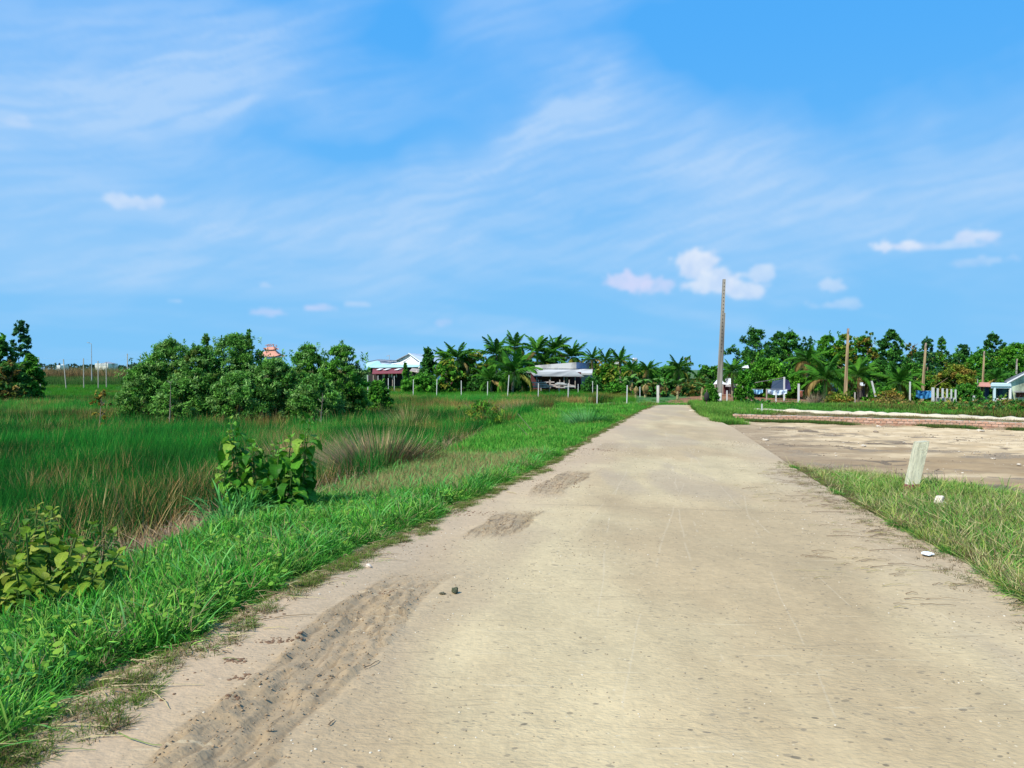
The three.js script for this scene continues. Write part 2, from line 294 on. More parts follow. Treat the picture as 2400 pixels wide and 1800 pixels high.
// ---------------------------------------------------------------- bare lot on the right
{
  const d0 = 1, d1 = 32.5, x0 = 3, x1 = 30, size = 1792, out = new Uint8Array(size * size * 4);
  const enc = v => { v = clamp(v); return 255 * (v <= .0031308 ? 12.92 * v : 1.055 * Math.pow(v, 1 / 2.4) - .055); };
  for (let j = 0; j < size; j++) for (let i = 0; i < size; i++) {
    const x = x0 + (i + .5) / size * (x1 - x0), d = d0 + (j + .5) / size * (d1 - d0);
    const n = fbm(x * .22 + 7, d * .55 + 2, 4), f = fbm(x * 2.1, d * 2.6, 4), q = fbm(x * 9, d * 9, 3), w = ss(18.5, 14.5, d + (n - .5) * 9) ;
    let c = mixc([.46, .335, .185], [.53, .405, .24], ss(.4, .62, f));
    const damp = ss(.34, .66, fbm(x * .28 + 2.2, d * .75 + 11, 5) + .20 * w - .12 * ss(20, 26, d));
    c = mixc(c, [.245, .160, .075], damp * .85);
    c = mixc(c, [.25, .175, .10], ss(3.2, .2, x - roadR(d) + (f - .5) * 2) * .75);
    c = mul(c, .80 + .3 * f + .26 * q);
    const o = (j * size + i) * 4; out[o] = enc(c[0]); out[o + 1] = enc(c[1]); out[o + 2] = enc(c[2]); out[o + 3] = 255;
  }
  const tex = new THREE.DataTexture(out, size, size, THREE.RGBAFormat); tex.colorSpace = THREE.SRGBColorSpace; tex.magFilter = THREE.LinearFilter; tex.minFilter = THREE.LinearFilter; tex.needsUpdate = true;
  const mb = new MB(), nd = 200, nx = 170;
  for (let j = 0; j <= nd; j++) for (let i = 0; i <= nx; i++) {
    const t = j / nd, s = i / nx, x = lerp(3.2, 30, s * s * .4 + s * .6), far = Math.min(32, wallD(Math.max(x, 8.8)) + .06), d = lerp(1.2, far, t);
    const rd = x - roadR(d), hump = (fbm(x * 1.3, d * 1.3, 4) - .5) * .10 + (fbm(x * 5, d * 5, 3) - .5) * .035;
    mb.v(Math.max(x, roadR(d) + .02), groundY(Math.max(x, roadR(d) + .02), Math.min(d, wallD(Math.max(x, 8.8)) - .02)) + .012 + hump * ss(.1, .8, rd) * .8, -d, [1, 1, 1], (x - x0) / (x1 - x0), (d - d0) / (d1 - d0));
  }
  for (let j = 0; j < nd; j++) for (let i = 0; i < nx; i++) { const a = j * (nx + 1) + i; mb.q(a, a + 1, a + nx + 2, a + nx + 1); }
  const m = new THREE.Mesh(mb.geo(), new THREE.MeshStandardMaterial({ map: tex, roughness: 1 })); m.name = 'dirt_lot'; m.receiveShadow = true; scene.add(m);
  tag(m, 'bare sandy dirt lot with damp patches beside the road', 'ground', null, 'structure');
}
// ---------------------------------------------------------------- leaf materials
const leafMat = (o = {}) => new THREE.MeshPhysicalMaterial({ vertexColors: true, side: THREE.DoubleSide, roughness: .95, transmission: .26, thickness: 0, clearcoat: .05, clearcoatRoughness: .4, specularIntensity: .16, ...o });
const M = {
  grass: leafMat(), leaf: leafMat({ clearcoat: .15 }), far: leafMat({ clearcoat: .07, transmission: .38 }), bush: leafMat({ clearcoat: .26, clearcoatRoughness: .36, transmission: .36 }), dry: new THREE.MeshStandardMaterial({ vertexColors: true, side: THREE.DoubleSide, roughness: .9 }),
  bark: new THREE.MeshStandardMaterial({ vertexColors: true, roughness: .95, bumpMap: bumpTile, bumpScale: .02 }),
  paint: new THREE.MeshStandardMaterial({ vertexColors: true, roughness: .85 }),
};

// ---------------------------------------------------------------- blades and tufts
function blade(mb, x, y, z, az, len, wid, lean, curve, c0, c1, segs = 3, twist = 0) {
  let th = lean; const ca = Math.cos(az), sa = Math.sin(az), sx = Math.cos(az + Math.PI / 2 + twist), sz = Math.sin(az + Math.PI / 2 + twist);
  let prev = null;
  for (let k = 0; k <= segs; k++) {
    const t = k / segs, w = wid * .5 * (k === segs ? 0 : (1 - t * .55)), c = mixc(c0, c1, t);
    const now = k === segs ? [mb.v(x, y, z, c)] : [mb.v(x - sx * w, y, z - sz * w, c), mb.v(x + sx * w, y, z + sz * w, c)];
    if (prev) { if (now.length === 1) mb.f(prev[0], prev[1], now[0]); else mb.q(prev[0], prev[1], now[1], now[0]); }
    prev = now; const s = len / segs; x += Math.sin(th) * ca * s; z += Math.sin(th) * sa * s; y += Math.cos(th) * s; th += curve / segs;
  }
}
const KN = (R, a = .8, b = 1.2) => lerp(a, b, R());
function tuft(seed, n, len, wid, spread, leanMax, curve, c0, c1, segs = 3, vary = .35) {
  const R = rng(seed), mb = new MB();
  for (let k = 0; k < n; k++) {
    const a = R() * 6.283, r = spread * Math.sqrt(R()), v = 1 - vary / 2 + vary * R(), tint = mul([1 + (R() - .5) * .25, 1, 1 + (R() - .5) * .2], v);
    const m = c => [c[0] * tint[0], c[1] * tint[1], c[2] * tint[2]];
    blade(mb, Math.cos(a) * r, -.02, Math.sin(a) * r, a + (R() - .5) * 2.2, len * KN(R, .5, 1.15), wid * KN(R), leanMax * R(), curve * KN(R, .2, 1.3), m(c0), m(c1), segs, (R() - .5) * 1.5);
  }
  return mb.geo();
}
const dummy = new THREE.Object3D(), colr = new THREE.Color();
function scatter(parent, name, geos, mat, list) {
  const per = geos.map(() => []); list.forEach((p, i) => per[(p.k ?? i) % geos.length].push(p));
  geos.forEach((g, gi) => {
    if (!per[gi].length) return;
    const im = new THREE.InstancedMesh(g, mat, per[gi].length); im.name = name; im.castShadow = im.receiveShadow = true; im.userData.kind = 'stuff';
    per[gi].forEach((p, i) => { dummy.position.set(p.x, p.y, -p.d); dummy.rotation.set(p.tx || 0, p.r || 0, p.tz || 0); dummy.scale.set(p.s, p.s * (p.h || 1), p.s); dummy.updateMatrix(); im.setMatrixAt(i, dummy.matrix); im.setColorAt(i, colr.setRGB(...p.c)); });
    parent.add(im);
  });
}
const W1 = [1, 1, 1];
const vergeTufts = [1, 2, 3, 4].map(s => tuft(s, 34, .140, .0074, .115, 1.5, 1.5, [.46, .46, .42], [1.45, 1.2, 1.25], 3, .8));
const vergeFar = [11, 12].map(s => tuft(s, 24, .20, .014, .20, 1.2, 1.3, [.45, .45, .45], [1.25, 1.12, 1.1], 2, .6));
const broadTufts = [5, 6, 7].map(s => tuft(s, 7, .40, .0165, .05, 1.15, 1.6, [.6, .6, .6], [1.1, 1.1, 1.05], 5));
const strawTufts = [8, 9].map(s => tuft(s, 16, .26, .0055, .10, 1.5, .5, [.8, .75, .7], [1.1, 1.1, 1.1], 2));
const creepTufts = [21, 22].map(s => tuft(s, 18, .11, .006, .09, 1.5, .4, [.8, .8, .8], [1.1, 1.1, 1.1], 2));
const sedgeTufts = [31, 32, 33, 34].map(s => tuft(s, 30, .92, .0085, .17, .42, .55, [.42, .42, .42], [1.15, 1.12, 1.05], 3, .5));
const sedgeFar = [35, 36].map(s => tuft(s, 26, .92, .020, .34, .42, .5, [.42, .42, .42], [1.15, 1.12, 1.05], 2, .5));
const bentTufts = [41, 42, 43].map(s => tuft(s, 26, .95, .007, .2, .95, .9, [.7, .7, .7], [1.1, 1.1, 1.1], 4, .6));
// small round-leaved weed for the verge
function weedlet(seed) {
  const R = rng(seed), mb = new MB();
  for (let k = 0; k < 9; k++) {
    const a = R() * 6.283, h = .05 + .13 * R(), r = .03 + .07 * R(), x = Math.cos(a) * r, z = Math.sin(a) * r, s = .010 + .010 * R(), ti = (R() - .5) * 1.1, tj = (R() - .5) * 1.1, v = .8 + .4 * R(), c = [v, v, v];
    const o = mb.v(x, h, z, c), ring = [];
    for (let q = 0; q < 7; q++) { const b = q / 7 * 6.283, px = Math.cos(b) * s * 1.25, pz = Math.sin(b) * s; ring.push(mb.v(x + px, h + px * ti + pz * tj - .004, z + pz, c)); }
    for (let q = 0; q < 7; q++) mb.f(o, ring[(q + 1) % 7], ring[q]);
    blade(mb, 0, 0, 0, a, Math.hypot(h, r), .004, Math.atan2(r, h), 0, mul(c, .6), c, 1);
  }
  return mb.geo();
}
const weedlets = [51, 52].map(weedlet);

// flattened mats of dead straw where the verge drops to the marsh
const dryMat = (x, d) => { const v = roadL(d) - x - vergeW(d) + (fbm(x * 1.5, d * 1.5 + 60, 3) - .5) * .9, a = (lo, hi, f, q) => ss(lo, lo + f, q) * ss(hi, hi - f, q); return Math.max(a(-4.9, -3.2, .3, x) * a(7.1, 10.2, .4, d), .95 * a(-.5, .9, .25, v) * a(12.4, 16, .6, d), .95 * a(-.2, 1.0, .25, v) * a(18, 29, 1.5, d)); };
// ---------------------------------------------------------------- verge grass on the left
const GRN = [[.046, .265, .022], [.075, .32, .030], [.17, .39, .060], [.026, .19, .016]];
{
  const R = rng(401), near = [], far = [], broad = [], straw = [], creep = [], weeds = [];
  const pick = () => { const c = GRN[Math.floor(R() * 4)]; return mul(c, KN(R, .6, 1.45)); };
  const inPatch = (u, d) => ss(.35, .7, u) * ss(3.0, 2.2, u) * ss(10.2, 11.6, d) * ss(18, 15.5, d) + .55 * ss(.58, .72, fbm(u * .9 + 4, d * .5 + 33, 3)) * ss(9, 12, d);
  for (let k = 0; k < 62000; k++) {
    const d = 2.2 + 14.5 * Math.pow(R(), .8), w = vergeW(d) + .7, u = -.03 + (w + .1) * R(), x = roadL(d) - u + (fbm(d * 1.6, 5, 3) - .5) * .75;
    if (x < -.70 * d - 1.2) continue;
    const uu = roadL(d) - x; if (uu < .02 || u < .10 * R()) continue;
    const y = groundY(x, d), thin = ss(0, .4, u);
    if (R() > .35 + .65 * thin || R() < dryMat(x, d) * 1.1) continue;
    const p = inPatch(u, d), s = KN(R, .7, 1.25) * (.55 + .55 * thin) * (1 - .3 * p) * (1 + .25 * (fbm(x * 1.1, d * 1.1 + 60, 3) - .5) * 2);
    if (R() < p * .92) straw.push({ x, y, d, r: R() * 6.3, s: KN(R), tx: (R() - .5) * .4, c: mul(mixc([.34, .27, .11], [.20, .22, .06], R()), KN(R)) });
    else near.push({ x, y, d, r: R() * 6.3, s, h: KN(R, .6, 1.1), tx: (R() - .5) * 1.5, tz: (R() - .5) * 1.5, c: pick() });
    { const q = Math.hypot(x + 3.85, d - 9.2); if (q < .75 && R() < .35) broad.push({ x, y, d, r: R() * 6.3, s: KN(R, 1.1, 1.9), tx: (R() - .5) * .5, tz: (R() - .5) * .5, c: mul([.10, .36, .08], KN(R)) }); }
    if (R() < .11 * thin) broad.push({ x, y, d, r: R() * 6.3, s: KN(R, .4, .95), tx: (R() - .5) * .8, tz: (R() - .5) * .8, c: mul(mixc([.05, .30, .045], [.17, .42, .11], R()), KN(R)) });
    if (R() < .030) straw.push({ x, y: y + .06, d, r: R() * 6.3, s: KN(R, .5, 1.0), h: .5, tx: (R() - .5) * 2.6, c: mul([.30, .245, .13], KN(R)) });
    if (R() < .028 && d < 10) weeds.push({ x, y: y + .02, d, r: R() * 6.3, s: KN(R, .7, 1.2), c: mul(mixc([.22, .36, .035], [.09, .30, .03], R()), KN(R)) });
  }
  for (let k = 0; k < 26000; k++) {
    const d = 14 + 33 * R(), w = vergeW(d) + 1, u = w * R(), x = roadL(d) - u + (fbm(d * 1.1, 15, 3) - .5) * .9; if (roadL(d) - x < .02) continue;
    const p = inPatch(u, d), c = R() < p * .8 ? mul(mixc([.33, .27, .10], [.18, .21, .05], R()), KN(R)) : mul(pick(), 1.08);
    far.push({ x, y: groundY(x, d), d, r: R() * 6.3, s: KN(R, .7, 1.2) * (.6 + .5 * ss(0, .6, u)) * (1 + .8 * ss(28, 40, d) * ss(.45, .65, fbm(x * .5, d * .5, 3))), h: KN(R), c });
  }
  for (let k = 0; k < 30000; k++) {   // creeping edge over the sand
    const d = 2.3 + 40 * Math.pow(R(), 1.5), u = (.35 - 1.0 * Math.pow(R(), 1.6)) * .62 * fbm(d * 1.9, 77, 4), x = roadL(d) - u; 
    if (R() > .12 + .7 * ss(.42, .66, fbm(x * 6, d * 6, 3))) continue;
    creep.push({ x, y: (u > 0 ? groundY(x, d) : G(d) + roadH(x, d)) + .006, d, r: R() * 6.3, s: KN(R, .25, .8), h: .55, c: mul(R() < .65 ? [.12, .20, .025] : R() < .6 ? [.24, .19, .085] : [.17, .11, .05], KN(R)) });
  }
  const g = thing('verge_grass', 'bright green grass verge running along the left side of the road', 'grass', [0, 0, 0], 0, null, 'stuff');
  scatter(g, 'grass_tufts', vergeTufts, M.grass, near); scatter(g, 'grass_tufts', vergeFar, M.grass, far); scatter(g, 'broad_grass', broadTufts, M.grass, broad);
  scatter(g, 'dry_straw', strawTufts, M.dry, straw); scatter(g, 'creeping_grass', creepTufts, M.grass, creep); scatter(g, 'small_weeds', weedlets, M.leaf, weeds);
}

// ---------------------------------------------------------------- marsh sedge
{
  const R = rng(402), near = [], far = [], bent = [], dryn = [], field = [];
  const SG = [[.009, .140, .014], [.014, .175, .016], [.006, .110, .012], [.040, .225, .022]], BR = [[.25, .125, .035], [.30, .185, .06], [.18, .11, .03], [.34, .25, .10]];
  const brown = (x, d) => {
    const px = x / d * F + 1200;
    let b = ss(.53, .66, fbm(x * .55 + 8, d * .36 + 2, 4)) * .7 + .04;
    b = Math.max(b, .6 * ss(20, 60, px) * ss(290, 230, px) * ss(9.2, 10.5, d) * ss(21, 18, d) * ss(.34, .5, fbm(x * 1.1, d * .8, 3)), .6 * ss(190, 230, px) * ss(350, 310, px) * ss(14, 15, d) * ss(26, 24, d));
    b = Math.max(b, ss(520, 590, px) * ss(820, 760, px) * ss(17, 18.5, d) * ss(26, 24, d) * .9);
    b = Math.max(b, ss(36, 44, d) * ss(62, 54, d) * ss(.40, .55, fbm(x * .2, d * .2 + 9, 3)) * .8);
    return b;
  };
  for (let k = 0; k < 30000; k++) {
    const d = 6 + 20 * Math.sqrt(R()), x = lerp(-.72 * d - 1.5, roadL(d) - vergeW(d) + .5, R()), v = roadL(d) - x - vergeW(d); if (v < -.3 && R() > dryMat(x, d)) continue;
    const y = groundY(x, d), mat = dryMat(x, d), b = brown(x, d), edge = Math.max(ss(2.0, .2, v) * .8, mat * 1.5);
    const bare = ss(.60, .70, fbm(x * .5 + 90, d * .4 + 3, 3)); if (R() < bare * .5 + edge * .62) { if (R() < .5) for (let q = 0; q < 2; q++) dryn.push({ x: x + (R() - .5) * .3, y: y + .04 + .1 * R(), d: d + (R() - .5) * .3, r: R() * 6.3, s: KN(R, .9, 1.9), h: .6, tx: (R() - .5) * 1.6, c: mul(R() < .6 ? [.27, .19, .12] : [.38, .29, .18], KN(R)) }); continue; }
    if (R() < b * .52 + edge * .4) bent.push({ x, y, d, r: R() * 6.3, s: KN(R, .65, 1.05) * (1 - .35 * Math.min(1, edge)), tx: (R() - .5) * .3 + .1, tz: (R() - .5) * .3 - .12, c: mul(BR[Math.floor(R() * 4)], KN(R, .8, 1.25)) });
    else near.push({ x, y, d, r: R() * 6.3, s: KN(R, .66, 1.05) * (.82 + .5 * fbm(x * .4 + 5, d * .4, 3)), tz: (R() - .5) * .2, tx: (R() - .5) * .2, c: mul(SG[Math.floor(R() * 4)], KN(R, .6, 1.5) * (.55 + .95 * ss(.3, .7, fbm(x * .45 + 70, d * .4 + 9, 4)))) });
  }
  for (let k = 0; k < 34000; k++) {
    const d = 24 + 42 * Math.sqrt(R()), x = lerp(-.74 * d - 2, roadL(d) - vergeW(d) + .8, R()); if (x > roadL(d) - vergeW(d) + .6) continue;
    const b = brown(x, d), gl = ss(.5, .66, fbm(x * .16 + 3, d * .2 + 70, 3));
    const c = R() < b ? mul(mixc(BR[Math.floor(R() * 4)], [.24, .23, .06], R() * .6), KN(R, .8, 1.3)) : mul(mixc(SG[Math.floor(R() * 4)], [.06, .24, .03], gl * .8), KN(R, .8, 1.3));
    far.push({ x, y: groundY(x, d), d, r: R() * 6.3, s: KN(R, .6, .95) * (.75 + .5 * fbm(x * .3 + 5, d * .3, 3)), c: mul(c, .6 + .85 * ss(.3, .7, fbm(x * .3 + 70, d * .25 + 9, 4))) });
  }
  for (let k = 0; k < 22000; k++) {   // the greener field behind the fences
    const d = 60 + 75 * R(), x = lerp(-.74 * d, Math.min(roadL(d) - 4, .16 * d), R());
    const c = mul(mixc([.06, .27, .018], [.20, .22, .04], ss(.5, .64, fbm(x * .08 + 9, d * .1, 4))), KN(R, .8, 1.25));
    field.push({ x, y: groundY(x, d), d, r: R() * 6.3, s: KN(R, .35, .55), c });
  }
  const stalk = [];
  for (let k = 0; k < 2600; k++) { const d = 7 + 38 * Math.pow(R(), .8), x = lerp(-.72 * d - 1, roadL(d) - vergeW(d) + .3, R()), v = roadL(d) - x - vergeW(d); if (v < .1 || R() > .25 + ss(.40, .62, fbm(x * .5 + 31, d * .4, 3))) continue; stalk.push({ x, y: groundY(x, d), d, r: R() * 6.3, s: KN(R, .55, .95) * (1 + d * .005), tx: (R() - .5) * .5, tz: (R() - .5) * .5, c: mul(R() < .5 ? [.40, .31, .13] : R() < .6 ? [.20, .30, .05] : [.30, .17, .06], KN(R)) }); }
  for (let k = 0; k < 2600; k++) { const d = 215 + 90 * R(), x = lerp(-.74 * d, -.2 * d, R()); if (fbm(x * .05, d * .02 + 6, 3) < .42) continue; field.push({ x, y: groundY(x, d), d, r: R() * 6.3, s: KN(R, 2.6, 4.6), c: mul(mixc([.07, .17, .03], [.26, .18, .08], ss(.4, .6, fbm(x * .04 + 5, d * .05, 3))), KN(R)) }); }
  for (let k = 0; k < 7000; k++) {    // rough far land on the left
    const d = 130 + 170 * R(), x = lerp(-.74 * d, -.2 * d, R());
    field.push({ x, y: groundY(x, d), d, r: R() * 6.3, s: KN(R, .8, 1.7), c: mul(mixc([.06, .16, .03], [.24, .18, .08], ss(.42, .58, fbm(x * .03, d * .05, 4))), KN(R)) });
  }
  const g = thing('marsh_sedge', 'dark green sedge with rusty brown patches filling the wet ground left of the verge', 'sedge', [0, 0, 0], 0, null, 'stuff');
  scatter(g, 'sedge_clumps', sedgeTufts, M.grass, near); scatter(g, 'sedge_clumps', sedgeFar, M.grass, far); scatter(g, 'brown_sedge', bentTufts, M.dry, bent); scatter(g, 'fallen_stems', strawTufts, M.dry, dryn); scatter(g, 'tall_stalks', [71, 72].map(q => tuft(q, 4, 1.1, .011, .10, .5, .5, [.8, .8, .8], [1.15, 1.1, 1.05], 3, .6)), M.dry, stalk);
  const f = thing('field_grass', 'light green grass field around the white fence posts in the distance', 'grass', [0, 0, 0], 0, null, 'stuff');
  scatter(f, 'grass_clumps', sedgeFar, M.grass, field);
}
// tall dead stems standing out of the sedge, and big dry tussocks
function tussock(label, px, d, w, h, n, seed, cols, lean = [0, 0]) {
  const R = rng(seed), mb = new MB(), x0 = PX(px, d), y0 = groundY(x0, d);
  for (let k = 0; k < n; k++) {
    const a = R() * 6.283, r = w * .42 * Math.sqrt(R()), f = r / (w * .42), c = mul(cols[Math.floor(R() * cols.length)], KN(R, .7, 1.25));
    blade(mb, Math.cos(a) * r * .55 + lean[0] * r, 0, Math.sin(a) * r * .55, a + (R() - .5) * .5, h * KN(R, .6, 1.15), .013, .15 + 1.05 * f * KN(R, .7, 1.1), .35 * R(), mul(c, .75), c, 3, R());
  }
  const t = thing('dry_tussock', label, 'tussock', [x0, y0, -d]);
  part('stems', mb.geo(), M.dry, t).userData.kind = 'stuff';
}
tussock('large fan of grey dry reeds spilling over beside the verge', 890, 15.4, 2.9, 1.12, 2300, 61, [[.30, .20, .10], [.24, .16, .075], [.37, .265, .145], [.10, .14, .035]]);
tussock('upright green and brown reed clump just left of the large dry fan', 815, 16.5, 1.5, 1.15, 700, 62, [[.04, .18, .03], [.28, .20, .08], [.34, .25, .11], [.02, .14, .02]]);
tussock('brown bleached reed clump directly behind the tall leafy weed', 690, 17.5, 3.0, 1.2, 1900, 63, [[.36, .235, .10], [.30, .19, .08], [.42, .30, .15], [.19, .13, .045]]);
tussock('pale yellow reed clump near the first white fence posts', 960, 33, 2.2, 1.35, 700, 64, [[.32, .27, .10], [.26, .22, .08], [.10, .17, .04]]);
tussock('straw coloured reed clump right of the yellow one in the far marsh', 1225, 40, 3.2, 1.3, 700, 65, [[.34, .25, .12], [.27, .2, .09], [.16, .17, .05]]);

// ---------------------------------------------------------------- grass on the right
{
  const R = rng(403), near = [], straw = [], creep = [], broad = [];
  const outer = d => roadR(d) + .1 + table([[3, 1.6], [5, 1.5], [7, 1.9], [8.5, 2.3], [10, 2.1], [12, 1.5], [13.6, .5], [14.2, .05]])(d);
  for (let k = 0; k < 34000; k++) {
    const d = 3.2 + 11 * R(), w = outer(d) - roadR(d) + .25, r = .02 + w * R() + (fbm(d * 1.7, 9, 3) - .5) * .35, x = roadR(d) + r; if (x / d > .80 || r < -.12) continue;
    const gpatch = ss(9.2, 10.6, d + (r - .5) * .6), y = r > 0 ? groundY(x, d) : G(d), s = KN(R, .6, 1.15) * (.6 + .5 * ss(-.1, .5, r));
    const cut = 1 - gpatch;
    if (R() < .05 + .15 * cut) straw.push({ x, y: y + .07 * cut * R() + .01, d, r: R() * 6.3, s: KN(R, .5, 1.0), h: .8, tx: (R() - .5) * 2.4, tz: (R() - .5) * 2.4, c: mul(R() < .4 ? [.46, .45, .22] : R() < .5 ? [.24, .32, .06] : [.17, .12, .06], KN(R)) });
    else near.push({ x, y, d, r: R() * 6.3, s: s * (gpatch > .5 ? .7 : .8), h: KN(R, .6, 1.05), tx: (R() - .5) * 2.2 * cut, tz: (R() - .5) * 2.2 * cut, c: gpatch > .5 ? mul(GRN[Math.floor(R() * 3)], KN(R, .8, 1.15)) : mul(mixc([.035, .235, .020], [.15, .34, .05], R() * R()), KN(R, .55, 1.5)) });
    if (R() < .09 * cut + .3 * ss(1.1, .4, Math.hypot(x - 5.7, d - 10.4))) broad.push({ x, y, d, r: R() * 6.3, s: KN(R, .35, .8), tx: (R() - .5) * 1.4, tz: (R() - .5) * 1.4, c: mul(mixc([.12, .30, .04], [.30, .36, .10], R()), KN(R)) });
  }
  for (let k = 0; k < 4200; k++) { const d = 3 + 12 * R(), r = -.42 + .62 * Math.sqrt(R()), x = roadR(d) + r; if (x / d > .8 || R() > .1 + .5 * ss(.45, .65, fbm(x * 6, d * 6, 3))) continue; creep.push({ x, y: G(d) + roadH(x, d) + .004, d, r: R() * 6.3, s: KN(R, .25, .75), h: .5, c: mul(R() < .5 ? [.15, .17, .04] : [.18, .125, .065], KN(R)) }); }
  const g = thing('verge_grass', 'patch of green and half mown straw grass around the leaning post right of the road', 'grass', [0, 0, 0], 0, null, 'stuff');
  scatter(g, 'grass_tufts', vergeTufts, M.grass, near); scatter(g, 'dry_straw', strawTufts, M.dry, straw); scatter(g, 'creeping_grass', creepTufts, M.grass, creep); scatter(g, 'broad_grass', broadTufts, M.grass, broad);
  // bank behind the wall, grass round the pole, weeds along the wall foot
  const bank = [], low = [];
  for (let k = 0; k < 26000; k++) {
    const d = 24 + 52 * R(), x = lerp(8, 46, R()), q = d - stripD(x); if (q < .4 || x < roadR(d) + .3 && d < 46 || x / d > .78) continue;
    if (d > 46 && d < 51.2) { const yy = d; if (yy > 46.2 && x < 34 && yy < 50.8 && x > 11.5) continue; }
    if (d > 51.5 && x < 30 + (d - 60) * .3 && R() < .97) continue;
    const rough = ss(.14, .26, x / d - .22) * ss(.4, .6, fbm(x * .3, d * .3 + 4, 3));
    bank.push({ x, y: groundY(x, d), d, r: R() * 6.3, s: KN(R, .8, 1.4) * (1 + .9 * rough), c: mul(mixc(GRN[Math.floor(R() * 4)], [.13, .115, .03], rough * KN(R, .3, 1.2)), KN(R, .8, 1.2)) });
  }
  for (let k = 0; k < 7000; k++) {
    const d = 29 + 17 * R(), r = 3.6 * R() * R() + .05, x = roadR(d) + r - .25 * vnoise(d * 1.4, 3); if (r > 1.0 + 2.6 * ss(31, 34, d)) continue;
    low.push({ x, y: groundY(Math.max(x, roadR(d) + .03), d), d, r: R() * 6.3, s: KN(R, .7, 1.5), c: mul(mixc(GRN[Math.floor(R() * 3)], [.22, .20, .06], R() * .5), KN(R)) });
  }
  for (let k = 0; k < 5200; k++) {
    const x = lerp(8.9, 22, R()), q = R(), d = wallD(x) - .05 - .9 * q * q, den = Math.max(ss(9.2, 9.8, x) * ss(13.2, 12.2, x), ss(14.6, 15, x) * ss(16.3, 16, x) * .8, ss(17, 17.4, x) * .7);
    if (R() > den) { continue; } low.push({ x, y: groundY(x, d) + .02, d, r: R() * 6.3, s: KN(R, .4, .9), c: mul(mixc([.05, .19, .03], [.15, .17, .05], R()), KN(R)) });
  }
  for (let k = 0; k < 3800; k++) {
    const x = lerp(9.2, 24, R()), a = wallD(x) + .25, b = stripD(x) - .35; if (b < a) continue; const d = lerp(a, b, R()); if (R() > ss(.42, .6, fbm(x * .7, d * .7 + 13, 3)) * .8 + .1) continue;
    low.push({ x, y: groundY(x, d), d, r: R() * 6.3, s: KN(R, .35, .75), c: mul(R() < .5 ? [.14, .20, .045] : [.24, .19, .08], KN(R)) });
  }
  const b = thing('bank_grass', 'green grass and low growth on the bank behind the brick wall and around the tall pole', 'grass', [0, 0, 0], 0, null, 'stuff');
  scatter(b, 'grass_clumps', vergeFar, M.grass, bank); scatter(b, 'grass_clumps', vergeFar, M.grass, low);
}

// ---------------------------------------------------------------- leaves with shape: weeds by the verge
function leafGeo(seed, heart = 1, fold = .28, droop = .9, serr = .06) {
  const R = rng(seed), mb = new MB(), n = 8; let prev = null;
  const prof = t => Math.pow(Math.sin(Math.PI * Math.pow(clamp(t), heart > .5 ? .58 : .8)), heart > .5 ? .85 : 1);
  let y = 0, z = 0, th = .15;
  for (let k = 0; k <= n; k++) {
    const t = k / n, w = .42 * prof(t) * (1 + (k % 2 ? serr : -serr)), wav = (R() - .5) * .09, sh = .9 + .2 * R();
    const L = mb.v(-w, y + w * fold + wav, z - (t < .2 && heart > .5 ? .10 : 0), mul(W1, sh), 0, t), C = mb.v(0, y, z, mul(W1, sh), .5, t), Rr = mb.v(w, y + w * fold - wav, z - (t < .2 && heart > .5 ? .10 : 0), mul(W1, sh), 1, t);
    if (prev) { mb.q(prev[0], L, C, prev[1]); mb.q(prev[1], C, Rr, prev[2]); }
    prev = [L, C, Rr]; z += Math.cos(th) / n; y += Math.sin(th) / n; th -= droop / n;
  }
  return mb.geo();
}
const leafVars = [201, 202, 203, 204].map((s, i) => leafGeo(s, 1, .2 + .12 * i, .5 + .35 * i));
const roundVars = [211, 212, 213].map((s, i) => leafGeo(s, 1, .15 + .1 * i, .4 + .3 * i, .02));
const veinTex = (() => { const n = 128, d = new Uint8Array(n * n * 4); for (let j = 0; j < n; j++) for (let i = 0; i < n; i++) { const u = Math.abs((i + .5) / n - .5) * 2, v = (j + .5) / n, side = Math.abs(((v - u * .22) * 7 % 1 + 1) % 1 - .5) * 2, rib = ss(.09, .02, u), vein = ss(.78, .98, side) * ss(1, .75, u), k = clamp(.70 + .30 * Math.max(rib, vein * .75) + .14 * (fbm(i * .13, j * .13, 3) - .5) - .10 * ss(.5, .0, side) * u - .22 * ss(.72, .8, fbm(i * .05 + 3, j * .05, 3))); d.set([k * 255, k * 250, k * 235, 255], (j * n + i) * 4); } const t = new THREE.DataTexture(d, n, n, THREE.RGBAFormat); t.magFilter = THREE.LinearFilter; t.minFilter = THREE.LinearMipmapLinearFilter; t.generateMipmaps = true; t.needsUpdate = true; return t; })();
const leafTint = cs => cs.map(c => leafMat({ map: veinTex, bumpMap: veinTex, bumpScale: .004, color: new THREE.Color().setRGB(...c), clearcoat: .14, transmission: .34 }));
